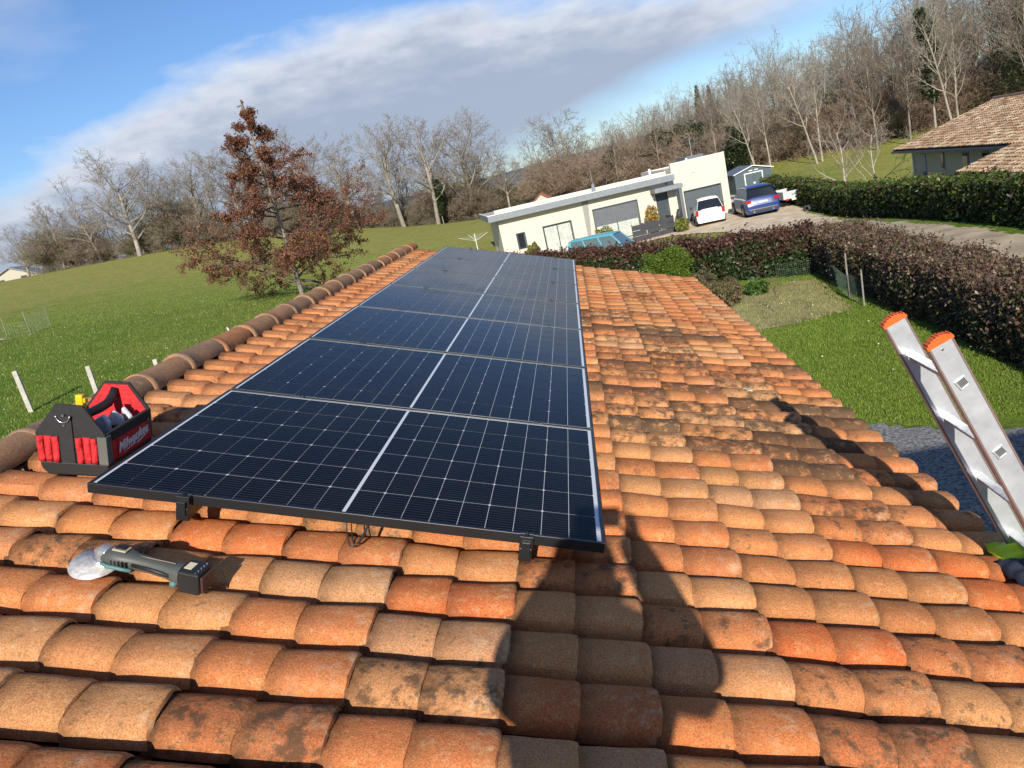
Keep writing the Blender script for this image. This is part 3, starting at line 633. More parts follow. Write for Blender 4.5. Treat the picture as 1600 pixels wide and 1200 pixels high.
for i in range(3):
    q.T = Matrix.Translation((.160 + .025 * i, .17 + .045 * i, .14)) @ Matrix.Rotation(rgn.uniform(-.6, .6), 4, 'Z') @ Matrix.Rotation(rgn.uniform(-.5, .5), 4, 'X') @ Matrix.Rotation(rgn.uniform(-.4, .4), 4, 'Y'); q.prism([(-.03, -.05), (.028, -.05), (.034, .02), (.012, .05 + .006 * i), (-.012, .038), (-.034, .03)], 'y', -.010, .010)
loose('parts_packet', q, PLA, 'crumpled clear plastic parts packets inside the red tool tote', 'packet', BM, bevel=.008)
q = MB(); q.box(.135, .163, .045, .07, .10, .300); q.box(.1632, .172, .047, .068, .268, .288); loose('tape_measure', q, mat('yellow_plastic', (.72, .47, .01), .45), 'yellow tool grip sticking up above the tool tote', 'hand tool', BM, bevel=.005)
q = MB(); q.box(.07, .10, .05, .085, .07, .175); q.box(.045, .062, .13, .17, .07, .17); q.tube([(.09, .15, .06), (.085, .15, .185)], .014, 10); loose('tool_grip', q, RUB, 'black tool grips in the front of the red tote', 'hand tool', BM, bevel=.004)

# ---------------------------------------------------------------- angle grinder
GD = mat('dark_green_grey_plastic', (.075, .08, .07), .5, var=.15); TQ = mat('teal_rubber', (.08, .19, .19), .6); ALU = mat('cast_aluminium', (.55, .55, .54), .38, metal=.7, var=.1)
gr = empty('angle_grinder', rw(.262, -.335, -.105), (0, SL, R(-9)), 'cordless angle grinder with a pale diamond disc lying on the tiles', 'angle grinder')
d_ = MB(); d_.disc((-.035, -.004, .024), .074, (-.03, -.16, 1), .003, 40); dk = d_.build('disc', mat('grinding_disc', (.58, .56, .53), .35, metal=.3, var=.35, scale=70), gr, True)
gd_ = MB()
gd_.tube([(-.008, .006, .030), (-.006, .008, .044)], [.046, .040], 24); gd_.build('guard', ALU, gr, False, bevel=.003)
ru = MB(); ru.disc((-.045, .02, .052), .011, (0, 0, 1), .004, 14); ru.build('spindle_lock', mat('orange_rust', (.5, .22, .08), .6), gr)
hd_ = MB(); rows = []
for x, ry, rz_, z in ((.0, .026, .016, .056), (.02, .034, .027, .058), (.05, .036, .029, .058), (.075, .030, .024, .057), (.10, .0235, .0225, .055), (.15, .0215, .022, .052), (.20, .0235, .023, .049), (.235, .030, .028, .046), (.25, .032, .03, .046)):
    rows.append([(x, ry * math.copysign(abs(math.cos(t)) ** .8, math.cos(t)), z + rz_ * math.copysign(abs(math.sin(t)) ** .8, math.sin(t))) for t in [2 * math.pi * i / 18 for i in range(19)]])
hd_.grid(rows); hd_.add([rows[0][i] for i in range(18)], [tuple(range(17, -1, -1))]); hd_.add([rows[-1][i] for i in range(18)], [tuple(range(18))]); hd_.build('body', GD, gr, True)
gh = MB(); gh.tube([(-.030, .004, .056), (-.012, .003, .057), (.014, 0, .058)], [.016, .026, .026], 16); gh.build('gear_head', ALU, gr, False, bevel=.004)
for q in range(3):
    tr_ = MB()
    if q == 0: tr_.tube([(.012, -.037, .052), (.03, -.040, .048), (.07, -.036, .045), (.10, -.028, .04)], .006, 8)
    if q == 1: tr_.tube([(.012, .037, .060), (.03, .040, .06), (.07, .034, .058)], .006, 8)
    if q == 2: tr_.box(.225, .24, -.034, .034, .020, .032)
    tr_.build('trim', TQ, gr, True)
for q in range(5):
    for sg in (-1, 1): vt = MB(); vt.box(.040 + q * .011, .045 + q * .011, min(sg * .030, sg * .0365), max(sg * .030, sg * .0365), .050, .066); vt.build('vent_slot', RUB, gr)
for sg in (-1, 1): gp = MB(); gp.tube([(.10, sg * .0215, .056), (.16, sg * .0205, .053), (.22, sg * .0245, .049)], .0065, 8); gp.build('grip_pad', RUB, gr, True)
sw = MB(); sw.box(.03, .075, -.015, .015, .084, .089); sw.build('switch_plate', mat('beige_plastic', (.42, .36, .26), .6), gr, bevel=.004); s2 = MB(); s2.box(.036, .07, -.010, .010, .0885, .094); s2.build('switch', RUB, gr, bevel=.003)
sm_ = MB(); sm_.box(.105, .225, -.0006, .0006, .0745, .0765); sm_.build('seam', mat('seam_tan', (.30, .24, .17), .6), gr)
bt_ = MB(); bt_.box(.252, .318, -.036, .036, .010, .078); bt_.build('battery', RUB, gr, bevel=.006)
bl_ = MB(); bl_.box(.262, .285, -.016, .016, .0785, .080); bl_.build('battery_sticker', mat('sticker_cream', (.62, .55, .36), .6), gr)
sc_ = MB(); [sc_.disc((.306, yy, .0785), .0028, (0, 0, 1), .003, 8) for yy in (-.028, -.014, 0, .014, .028)]; sc_.build('screw', STEEL, gr)
ed = MB(); ed.box(.3185, .326, -.028, .028, .016, .066); ed.build('battery_latch', mat('maroon_plastic', (.07, .03, .03), .5), gr, bevel=.003)

# ---------------------------------------------------------------- ladder on the eave
LAD = mat('ladder_aluminium', (.56, .58, .60), .36, metal=.45, var=.16, scale=14, bump=.12, bscale=25); ORG = mat('orange_cap', (.78, .12, .015), .5); RST = mat('dull_seam', (.22, .15, .13), .6, metal=.3)
TH = R(68.8); lx0, lz0, ly1, ly2 = 2.8554, -.2858, .2144, .5654
# ladder frame: local x = down the ladder, z = outwards from the ladder plane, y = along the rungs
lad = empty('extension_ladder', (lx0, ly1, lz0), (0, TH, 0), 'aluminium extension ladder with orange rail caps leaning on the eave', 'ladder')
LT, LE = -.155, 3.83
def ladder_rail(y, parent, xa, xb, z0, z1, nm='rail'):
    m = MB(); m.box(xa, xb, y - .0125, y + .0125, z0, z1); r_ = m.build(nm, LAD, parent, bevel=.003)
    s = MB(); s.box(xa + .002, xb, y - .0145, y - .0127, z0 + .001, z0 + .007); s.box(xa + .002, xb, y - .0145, y - .0127, z1 - .007, z1 - .001); s.build('rail_edge', LAD if nm != 'rail' else RST, parent); return r_
for y in (0, ly2 - ly1):
    ladder_rail(y, lad, LT, LE, -.042, .042)
    c_ = MB()
    c_.prism([(p, q) for p, q in ((LT + .004, -.045), (LT - .006, -.045), (LT - .020, -.022), (LT - .024, .0), (LT - .020, .022), (LT - .006, .045), (LT + .004, .045))], 'y', y - .016, y + .016)
    for t in range(8):
        zz = -.038 + t * .0105; c_.box(LT - .028 + abs(t - 3.5) * .0035, LT - .017 + abs(t - 3.5) * .0035, y - .0175, y + .0175, zz, zz + .005)
    cp = c_.build('rail_cap', ORG, lad, bevel=.001)
# prism 'y' takes (x,z)
k = 0
while k * .28 < LE - .1:
    x = k * .28
    m = MB(); m.T = Matrix.Translation((x, 0, 0)) @ Matrix.Rotation(R(45 - 68.8 + 12), 4, 'Y'); m.box(-.0145, .0145, .0128, ly2 - ly1 - .0128, -.0145, .0145); m.build('rung', LAD, lad, bevel=.002)
    m = MB(); m.T = Matrix.Translation((x, 0, 0)) @ Matrix.Rotation(R(45 - 68.8 + 12), 4, 'Y')
    for (a1, a2, b1, b2) in ((-.019, .019, -.019, -.013), (-.019, .019, .013, .019), (-.019, -.013, -.013, .013), (.013, .019, -.013, .013)): m.box(a1, a2, -.0175, -.0127, b1, b2)
    m.build('rung_collar', LAD, lad, bevel=.0015)
    m = MB(); m.T = Matrix.Translation((x, 0, 0)) @ Matrix.Rotation(R(45 - 68.8 + 12), 4, 'Y'); m.box(-.0125, .0125, -.0136, -.0128, -.0125, .0125); m.build('rung_hole', mat('rung_hollow', (.16, .17, .17), .5, metal=.5), lad); k += 1
m = MB(); m.disc((LT + .022, -.0135, -.004), .004, (0, 1, 0), .004, 8); m.build('rivet', STEEL, lad)
m = MB(); m.tube([(.84, ly2 - ly1 - .03, -.046), (.85, ly2 - ly1 - .03, -.07), (.93, ly2 - ly1 - .03, -.07), (.94, ly2 - ly1 - .03, -.046)], .006, 8); m.build('guide_bracket', LAD, lad, True)
# outer, lower section of the same ladder
for y in (-.030, ly2 - ly1 + .030):
    m = MB(); m.box(.97, LE + .02, y - .0125, y + .0125, .0, .084); m.build('lower_rail', LAD, lad, bevel=.003)
m = MB(); m.box(.955, .99, -.046, .02, .045, .10); m.build('stop_bracket', RUB, lad, bevel=.003)

# ---------------------------------------------------------------- work jacket hung on the eave by the ladder
def cloth_patch(fn, n, m_, name, mt, parent, th=.006):
    rows = [[fn(u / n, v / m_) for u in range(n + 1)] for v in range(m_ + 1)]
    o = MB().grid(rows).build(name, mt, parent, True); s = o.modifiers.new('s', 'SOLIDIFY'); s.thickness = th; return o
NAVY = mat('navy_fabric', (.022, .032, .055), .9, var=.3, scale=40, bump=.5, bscale=350); HIV = mat('hi_vis_yellow', (.46, .72, .02), .7, var=.08, scale=20, bump=.4, bscale=300)
jk = empty('work_jacket', rw(3.235, .42, -.095), (0, SL, 0), 'crumpled navy and neon yellow work jacket at the foot of the ladder rails', 'jacket')
def fold(u, v, x0, x1, y0, y1, hh, ph):
    x = x0 + (x1 - x0) * u; y = y0 + (y1 - y0) * v; w_ = math.sin(math.pi * u) ** .5 * math.sin(math.pi * v) ** .5 if 0 < u < 1 and 0 < v < 1 else 0
    return (x, y + .012 * math.sin(u * 9 + ph), hh * w_ + .008 * math.sin(u * 14 + v * 5 + ph) + .006 * math.sin(v * 19 + ph) - .02 + .045 * 0)
cloth_patch(lambda u, v: fold(u, v, -.012, .42, -.19, .02, .085, 1), 26, 18, 'sleeve', NAVY, jk)
cloth_patch(lambda u, v: fold(u, v, .02, .45, -.02, .16, .075, 2.2), 26, 16, 'yellow_panel', HIV, jk)
cloth_patch(lambda u, v: (lambda p: (p[0], p[1] - .004, p[2] + .012))(fold(u * .5 + .12, v * .55 + .2, .0, .42, -.19, .02, .09, 1)), 12, 10, 'yellow_band', HIV, jk)

# ---------------------------------------------------------------- photographer kneeling behind the camera (only the shadow is in view)
def skin_body(name, V, E_, Rr, mt, parent, root=0):
    me = bpy.data.meshes.new(name); me.from_pydata(V, E_, []); me.materials.append(mt); o = link(name, me, parent)
    o.modifiers.new('skin', 'SKIN')
    if not me.skin_vertices: me.skin_vertices.new()
    for i, r_ in enumerate(Rr):
        sv = me.skin_vertices[0].data[i]; sv.radius = (r_, r_) if not isinstance(r_, tuple) else r_; sv.use_root = (i == root)
    s = o.modifiers.new('sub', 'SUBSURF'); s.levels = s.render_levels = 1; return o
SKIN = mat('skin', (.5, .3, .22), .6); TROU = mat('work_trousers', (.05, .055, .07), .9); JAC = mat('dark_work_top', (.04, .05, .06), .9)
ph = empty('person', (1.62, -2.66, -.66), label='kneeling person holding up a phone, seen only as a shadow on the tiles', cat='person')
V = [(0, 0, .42), (0, .01, .62), (0, 0, .85), (0, 0, 1.05), (0, .02, 1.13), (.0, .05, 1.20), (.0, .04, 1.28),           # pelvis, waist, chest, neck base, neck, head
     (-.17, 0, 1.04), (-.235, .14, 1.0), (-.04, .27, 1.20), (.05, .31, 1.27),                                          # left arm: shoulder, elbow, wrist, hand
     (.18, 0, 1.03), (.285, .20, .84), (.20, .28, 1.12), (.16, .31, 1.24),                                             # right arm
     (-.10, .02, .36), (-.13, .16, .08), (-.13, -.28, .05), (-.13, -.36, .07),                                         # left leg kneeling
     (.10, .02, .36), (.15, .18, .02), (.15, -.26, -.02), (.15, -.34, .0)]
E_ = [(0, 1), (1, 2), (2, 3), (3, 4), (4, 5), (5, 6), (3, 7), (7, 8), (8, 9), (9, 10), (3, 11), (11, 12), (12, 13), (13, 14), (0, 15), (15, 16), (16, 17), (17, 18), (0, 19), (19, 20), (20, 21), (21, 22)]
Rr = [.16, .15, .175, .12, .085, .125, .085, .09, .07, .055, .04, .10, .085, .065, .045, .10, .065, .045, .04, .10, .065, .045, .04]
skin_body('body', V, E_, Rr, JAC, ph)
bm = bmesh.new(); bmesh.ops.create_uvsphere(bm, u_segments=20, v_segments=14, radius=.125); me = bpy.data.meshes.new('hair'); bm.to_mesh(me); bm.free(); me.materials.append(mat('dark_hair', (.03, .02, .015), .8)); smooth(me)
o = link('hair', me, ph, (0, .015, 1.29)); o.scale = (.9, 1.0, .9)
for sx, base in ((-1, (.02, .33, 1.28)), (1, (.19, .33, 1.23))):
    for q in range(4):
        bz = base[2] + q * .021; skin_body('finger', [(base[0] + .01 * -sx, base[1] - .03, bz - .02), (base[0] - .02 * sx * -1, base[1] - .01, bz), (base[0] + (.03 - .002 * q) * -sx, base[1] + .005, bz + .004)], [(0, 1), (1, 2)], [.010, .009, .008], SKIN, ph)
    skin_body('thumb', [(base[0], base[1] - .04, base[2] - .02), (base[0] - sx * .03, base[1] - .035, base[2] + .02), (base[0] - sx * .045, base[1] - .03, base[2] + .045)], [(0, 1), (1, 2)], [.012, .011, .009], SKIN, ph)
pm = MB(); pm.box(-.080, .080, -.039, .039, -.016, -.008); po = pm.build('phone', RUB, bevel=.004); po.matrix_world = camo.matrix_world @ Matrix.Translation((-.05, -.02, .024)); tag(po, 'phone held up by the kneeling person, seen only by its shadow', 'phone')
# ---------------------------------------------------------------- wing of our own house behind the camera on the right (its shadow lies on the gravel)
wg = empty('house_wing', (8.2, -6.5, -3.9), label='low wing of the tiled house that shades the grey gravel yard', cat='house')
m = MB(); m.box(-2.75, 8, -7, 2.3, 0, 5.45); m.build('wall', RENDER, wg)
m = MB(); m.add([(-2.95, 2.5, 5.46), (8.3, 2.5, 5.46), (8.3, -7.2, 5.46), (-2.95, -7.2, 5.46), (1.5, -1.6, 6.9), (4.5, -1.6, 6.9), (4.5, -3, 6.9), (1.5, -3, 6.9)], [(0, 1, 5, 4), (1, 2, 6, 5), (2, 3, 7, 6), (3, 0, 4, 7), (4, 5, 6, 7), (3, 2, 1, 0)]); m.build('roof', mat('wing_roof', (.48, .2, .09), .9, var=.3, scale=4, bump=1), wg)

# ---------------------------------------------------------------- generic joined barrel tiles for the roofs of other houses
def far_tiles(name, parent, O, U, Dn, nu, nd, pu, pd, seed, pal, r_=.08, clip=None):
    """O: top corner, U: along eave, Dn: down the slope (unit vectors)"""
    O, U, Dn = (np.array(v, float) for v in (O, U, Dn)); Nn = np.cross(U, Dn); Nn *= np.sign(Nn[2]); rg = np.random.default_rng(seed)
    A = np.linspace(0, math.pi, 5); prof = np.stack([pu * .5 - pu * .46 * np.cos(A), r_ * np.sin(A)], -1)
    V, Cc = [], []
    for i in range(nd):
        for j in range(nu):
            if clip and not clip(i * pd, j * pu): continue
            o = O + U * (j * pu) + Dn * (i * pd); t = rg.normal() * .006
            a_ = np.array([o + U * p[0] + Nn * (p[1] * .9 + t) for p in prof]); b_ = np.array([o + U * p[0] + Dn * pd + Nn * (p[1] + .03 + t) for p in prof])
            V.append(np.concatenate([a_, b_])); Cc.append(np.array(pal[rg.integers(len(pal))]) * rg.uniform(.7, 1.25))
    V = np.concatenate(V); n = len(Cc); f = np.array([(q, q + 1, q + 6, q + 5) for q in range(4)]); F = (f[None] + (np.arange(n) * 10)[:, None, None]).reshape(-1, 4)
    o = link(name, npmesh(name, V, F, ROOFC, np.repeat(np.array(Cc), 4, 0)), parent); return tag(o, kind='stuff')
ROOFC = vcol_mat('old_roof_tile', .9, 0, .3, 9, .2)

# ---------------------------------------------------------------- hedges
CORE = mat('hedge_interior', (.035, .028, .018), .95, var=.5, scale=12)
def hedge(path, width, hgt, n, pal_top, pal_side, seed, label, lsize=.06, rough=.12, pal_mix=.55, sprigs=0, redspots=None):
    rg = np.random.default_rng(seed); P = np.array(path, float); seg = np.diff(P, axis=0); ln = np.linalg.norm(seg, axis=1); cum = np.r_[0, np.cumsum(ln)]
    def along(s):
        i = np.clip(np.searchsorted(cum, s, 'right') - 1, 0, len(seg) - 1); t = (s - cum[i]) / ln[i]; d = seg[i] / ln[i][:, None]
        return P[i] + seg[i] * t[:, None], d
    root = empty('hedge', (P[0, 0], P[0, 1], h(*P[0])), label=label, cat='hedge')
    s = rg.uniform(0, cum[-1], n); c, d = along(s); nn = np.stack([-d[:, 1], d[:, 0]], -1)
    per = 2 * hgt + width; q = rg.uniform(0, per, n); endcap = rg.random(n) < width / cum[-1] * .8
    lat = np.where(q < hgt, -width / 2, np.where(q > hgt + width, width / 2, q - hgt - width / 2)); z = np.where(q < hgt, q, np.where(q > hgt + width, per - q, hgt))
    bul = .10 * np.sin(s * 1.7 + seed) + .08 * np.sin(s * 4.1 + z * 3) ; top = z >= hgt - .001
    wz = rg.normal(size=n) * rough; edge = np.exp(-((hgt - z) / .25) ** 2) * .10
    lat = lat * (1 + bul / width * .8) - np.sign(lat) * (edge + np.abs(rg.normal(size=n)) * rough * .9) + np.sign(lat) * rg.exponential(.035, n)
    z = np.where(top, hgt + .07 * np.sin(s * 2.9 + lat * 3 + seed) + .05 * np.sin(s * 7) - np.abs(wz) + rg.exponential(.05, n), z) 
    lat = np.where(top, lat + rg.normal(size=n) * .03, lat)
    XY = c + nn * lat[:, None]; Z = hts(XY[:, 0], XY[:, 1]) + np.maximum(z, .02)
    nrm = np.where(top[:, None], np.array([[0, 0, 1.]]), np.c_[nn * np.sign(lat)[:, None], np.full(n, .25)])
    V, F = scatter_quads(np.c_[XY, Z], nrm, rg.uniform(.6, 1.3, n) * lsize, rg, 1.9, .45)
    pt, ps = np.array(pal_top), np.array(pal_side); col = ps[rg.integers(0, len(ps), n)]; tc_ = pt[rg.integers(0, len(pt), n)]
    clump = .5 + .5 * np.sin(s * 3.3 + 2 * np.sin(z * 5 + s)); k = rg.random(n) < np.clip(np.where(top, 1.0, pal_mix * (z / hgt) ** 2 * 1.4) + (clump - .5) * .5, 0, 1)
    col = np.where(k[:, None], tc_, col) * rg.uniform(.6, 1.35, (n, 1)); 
    if redspots is not None:
        for (rs, rz, rr) in redspots:
            kk = (np.hypot(s - rs, z - rz) < rr) & (rg.random(n) < .7) & (lat * redspots_side > 0); col[kk] = np.array([.42, .02, .03]) * rg.uniform(.6, 1.3, (kk.sum(), 1))
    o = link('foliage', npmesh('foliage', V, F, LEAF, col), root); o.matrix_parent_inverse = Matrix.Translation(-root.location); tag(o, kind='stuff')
    m = MB(); K = 24; rows = []
    ss = np.linspace(.15, cum[-1] - .15, K); c, d = along(ss); nn = np.stack([-d[:, 1], d[:, 0]], -1)
    for i in range(K):
        x0_, y0_ = c[i]; g0 = h(x0_, y0_); a_ = width / 2 - .22; r_ = []
        for lt, zz in ((-a_ - .05, -.1), (-a_, hgt * .5), (-a_ + .06, hgt - .24), (a_ - .06, hgt - .24), (a_, hgt * .5), (a_ + .05, -.1)): r_.append((x0_ + nn[i, 0] * lt, y0_ + nn[i, 1] * lt, g0 + zz))
        rows.append(r_)
    m.grid(rows); m.add(rows[0], [(0, 1, 2, 3, 4, 5)]); m.add(rows[-1], [(5, 4, 3, 2, 1, 0)])
    o = m.build('branches', CORE, root); o.matrix_parent_inverse = Matrix.Translation(-root.location)
    if sprigs:
        s = rg.uniform(0, cum[-1], sprigs); c, d = along(s); nn = np.stack([-d[:, 1], d[:, 0]], -1); XY = c + nn * rg.uniform(-width / 2, width / 2, (sprigs, 1)); g0 = hts(XY[:, 0], XY[:, 1]) + hgt - .1
        a0 = np.c_[XY, g0]; a1 = a0 + np.c_[rg.normal(size=(sprigs, 2)) * .12, rg.uniform(.12, .42, sprigs)]; V, F = prisms(a0, a1, .006, .003); 
        o = link('sprig', npmesh('sprig', V, F, TWIG, np.tile([.17, .11, .08], (len(F), 1))), root); o.matrix_parent_inverse = Matrix.Translation(-root.location); tag(o, kind='stuff')
        m_ = sprigs * 5; k_ = rg.integers(0, sprigs, m_); t = rg.uniform(.3, 1, (m_, 1)); Pp = a0[k_] * (1 - t) + a1[k_] * t + rg.normal(size=(m_, 3)) * .02
        V, F = scatter_quads(Pp, np.tile([0, 0, 1.], (m_, 1)), lsize, rg, 2, .3); o = link('sprig_leaf', npmesh('sprig_leaf', V, F, LEAF, pt[rg.integers(0, len(pt), m_)]), root); o.matrix_parent_inverse = Matrix.Translation(-root.location); tag(o, kind='stuff')
    return root
def prisms(A, B, r0, r1, sides=3):
    """tapered 3-sided sticks from A to B"""
    A = np.asarray(A, float); B = np.asarray(B, float); n = len(A); d = B - A; L_ = np.linalg.norm(d, axis=1)[:, None] + 1e-9; d = d / L_
    ref = np.where(np.abs(d[:, 2:3]) < .9, np.array([[0, 0, 1.]]), np.array([[1., 0, 0]])); u = np.cross(d, ref); u /= np.linalg.norm(u, axis=1)[:, None]; w = np.cross(d, u)
    r0 = np.asarray(r0).reshape(-1, 1) * np.ones((n, 1)); r1 = np.asarray(r1).reshape(-1, 1) * np.ones((n, 1)); V = []
    for base, r_ in ((A, r0), (B, r1)):
        for k in range(sides): t = 2 * math.pi * k / sides; V.append(base + (u * math.cos(t) + w * math.sin(t)) * r_)
    V = np.stack(V, 1).reshape(-1, 3); f = np.array([(k, (k + 1) % sides, sides + (k + 1) % sides, sides + k) for k in range(sides)])
    return V, (f[None] + (np.arange(n) * 2 * sides)[:, None, None]).reshape(-1, 4)
redspots_side = 1
GRN = [(.030, .055, .014), (.045, .075, .020), (.06, .085, .03), (.022, .040, .012)]; MAR = [(.11, .035, .028), (.13, .06, .045), (.085, .03, .025), (.15, .09, .06), (.06, .045, .02)]
BRN = [(.16, .085, .055), (.20, .125, .09), (.26, .19, .14), (.11, .065, .04), (.12, .11, .04)]
hedge([(-1.6, 29.8), (.8, 28.1), (3.2, 26.0), (6.2, 23.2), (8.5, 21.6)], 1.3, 1.22, 62000, MAR, GRN, 1, 'green hedge with dark red tips running from the grey planters to the netted corner', .062, sprigs=420)
redspots_side = 1
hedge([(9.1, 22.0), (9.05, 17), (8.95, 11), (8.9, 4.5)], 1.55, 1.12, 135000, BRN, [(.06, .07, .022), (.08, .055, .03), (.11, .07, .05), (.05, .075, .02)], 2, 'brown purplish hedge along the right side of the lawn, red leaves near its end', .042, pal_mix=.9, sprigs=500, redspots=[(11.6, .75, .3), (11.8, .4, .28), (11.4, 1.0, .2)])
HG = [(.035, .06, .015), (.055, .085, .018), (.025, .045, .012), (.07, .10, .02)]
hedge([(15.2, 12), (15.15, 24), (15.15, 38), (15.3, 54)], 1.5, 1.32, 80000, [(.09, .14, .02), (.06, .10, .018), (.10, .05, .035), (.12, .15, .03), (.08, .12, .02)], HG, 3, 'tall dark green hedge beyond the dirt track in front of the beige house', .085, rough=.16)

def shrub(loc, rx_, rz_, n, pal, seed, label, lsize=.05, name='shrub', cat='shrub', elong=2.4, stems=60, mt=None, hollow=.55, dark=None, up=.3, group=None):
    rg = np.random.default_rng(seed); a = rg.normal(size=(n, 3)); a /= np.linalg.norm(a, axis=1)[:, None]; rr = rg.uniform(hollow, 1, n) ** .6
    lump = 1 + .16 * np.sin(a[:, 0] * 5 + seed) * np.sin(a[:, 1] * 4 + 1) + .12 * np.sin(a[:, 2] * 7 + a[:, 0] * 6) + rg.exponential(.03, n)
    P = a * np.array([rx_, rx_, rz_]) * (rr * lump)[:, None] + np.array([0, 0, rz_ * .92]); P = P[P[:, 2] > .02]; n = len(P)
    z0 = h(*loc[:2]) if len(loc) == 2 else loc[2]
    root = empty(name, (loc[0], loc[1], z0), label=label, cat=cat, group=group)
    V, F = scatter_quads(P, np.tile([0, -.3, 1.], (n, 1)), rg.uniform(.6, 1.3, n) * lsize, rg, elong, up); pal = np.array(pal)
    tag(link('foliage', npmesh('foliage', V, F, mt or LEAF, pal[rg.integers(0, len(pal), n)] * rg.uniform(.65, 1.3, (n, 1))), root), kind='stuff')
    k = rg.integers(0, n, stems); B = P[k] * .96; A = np.c_[B[:, :2] * .12, np.zeros(stems)]; V, F = prisms(A, B, .012 * rx_ + .004, .004)
    tag(link('stems', npmesh('stems', V, F, TWIG, np.tile([.12, .09, .06], (len(F), 1))), root), kind='stuff'); return root
shrub((4.30, 22.9), .78, .66, 26000, [(.12, .19, .018), (.09, .15, .014), (.16, .22, .025), (.05, .09, .010)], 5, 'round bright yellow-green evergreen bush behind the far eave corner', .022, 'evergreen_bush', 'bush', 4, up=.1)
WEED = [(.20, .15, .08), (.26, .20, .11), (.13, .11, .05), (.16, .10, .06)]
shrub((5.3, 18.6), .42, .40, 1500, WEED, 6, 'dried brown weeds just right of the far eave', .035, 'dry_weed', 'weeds', 3, 90, LEAFDRY)
shrub((5.0, 20.6), .40, .42, 1400, WEED + [(.06, .10, .02)], 7, 'brown seeding weed clump in front of the green hedge', .03, 'dry_weed', 'weeds', 3, 90, LEAFDRY)
shrub((6.3, 19.6), .30, .22, 900, [(.06, .13, .02), (.09, .15, .03)], 8, 'low green weed tuft between the hedge and the dry patch', .05, 'weed_tuft', 'weeds', 3, 30)
# dead sapling with bare twigs
r_ = np.random.default_rng(4); A, B = [], []
for i in range(26):
    z = r_.uniform(.25, .8); a_ = r_.uniform(0, 6.28); A.append((0, 0, z)); B.append((math.cos(a_) * .16, math.sin(a_) * .16, z + .2))
V, F = prisms([(0, 0, 0)] + A, [(.02, 0, .95)] + B, .006, .003)
o = link('sapling', npmesh('sapling', V, F, TWIG, np.tile([.2, .13, .09], (len(F), 1)))); o.location = (6.1, 16.7, h(6.1, 16.7)); tag(o, 'thin bare sapling in the mown dry patch', 'sapling')

# ---------------------------------------------------------------- netting fence and posts
WOOD = mat('weathered_wood', (.27, .24, .20), .85, var=.25, scale=9, bump=.4); NETG = mat('green_netting', (.10, .16, .11), .7); CONC = mat('concrete_post', (.45, .42, .36), .9, var=.25, scale=14, bump=.5)
nf = empty('netting_fence', (7.93, 17.1, h(7.93, 17.1)), label='low green netting fence on thin wooden stakes round the garden patch', cat='fence')
inv = Matrix.Translation(-nf.location)
for (x, y, H_) in ((7.93, 17.09, 1.12), (7.9, 16.03, .86), (8.47, 21.07, .92), (5.9, 15.3, .6)):
    if y < 15.5: continue
    z = h(x, y); m = MB(); m.tube([(x, y, z - .05), (x + .01, y, z + H_)], .020, 6); o = m.build('stake', WOOD, nf); o.matrix_parent_inverse = inv
A, B = [], []
def net(p, q, z0, z1, sx, sz):
    p, q = np.array(p), np.array(q); L_ = np.linalg.norm(q - p); n = int(L_ / sx)
    for i in range(n + 1):
        c = p + (q - p) * i / n; g0 = h(*c); A.append((*c, g0 + z0)); B.append((*c, g0 + z1))
    k = 8
    for z in np.arange(z0, z1 + .001, sz):
        for i in range(k):
            a_ = p + (q - p) * i / k; b_ = p + (q - p) * (i + 1) / k; A.append((*a_, h(*a_) + z)); B.append((*b_, h(*b_) + z))
net((8.47, 21.07), (7.93, 17.09), 0, .55, .05, .05); net((7.93, 17.09), (7.9, 16.03), 0, .62, .05, .05); net((8.47, 21.07), (7.2, 21.0), 0, .5, .06, .06)
V, F = prisms(A, B, .0022, .0022); o = link('netting', npmesh('netting', V, F, NETG), nf); o.matrix_parent_inverse = inv; tag(o, kind='stuff')
for i, (x, y, H_, tl, lab) in enumerate(((-12.05, 14.9, 1.05, -.02, 'concrete fence post on the left meadow, leftmost of the three'), (-10.85, 15.75, .80, .02, 'concrete fence post on the left meadow, middle of the three'), (-10.2, 17.6, .42, .04, 'short white-topped fence post nearest the ridge tiles'))):
    m = MB(); m.box(-.055, .055, -.045, .045, -.3, H_); o = m.build('fence_post', CONC, bevel=.008); o.location = (x, y, h(x, y)); o.rotation_euler = (0, tl, .3); tag(o, lab, 'post')
m = MB(); m.box(-.02, .02, -.02, .02, -.2, .5); m.box(-.09, .02, -.03, -.02, .28, .34); o = m.build('marker_stake', WHITE); o.location = (-9.6, 21.3, h(-9.6, 21.3)); o.rotation_euler = (.1, -.15, 0); tag(o, 'small pale marker stake beyond the ridge tiles', 'stake')
ne = empty('garden_netting', (-21.3, 28, h(-21.3, 28)), label='wire netting on white stakes round a small bed in the left meadow', cat='fence'); inv = Matrix.Translation(-ne.location)
for (x, y, H_) in ((-21.3, 28, 1.0), (-22.8, 28.6, .85), (-21.9, 30.2, .9), (-26, 29, .8)):
    m = MB(); z = h(x, y); m.tube([(x, y, z - .1), (x + .03, y, z + H_)], .012, 6); o = m.build('stake', WOOD, ne); o.matrix_parent_inverse = inv
A, B = [], []; net((-21.3, 28), (-21.9, 30.2), 0, .8, .12, .12); net((-21.3, 28), (-26, 29), 0, .6, .14, .14); V, F = prisms(A, B, .004, .004); o = link('netting', npmesh('netting', V, F, mat('wire', (.25, .26, .22), .5)), ne); o.matrix_parent_inverse = inv; tag(o, kind='stuff')
drape('bare_bed', [(-27, 26.3), (-22, 25.8), (-21.2, 27.6), (-26.5, 28.6)], DIRT, .04, .25, .3, 9)

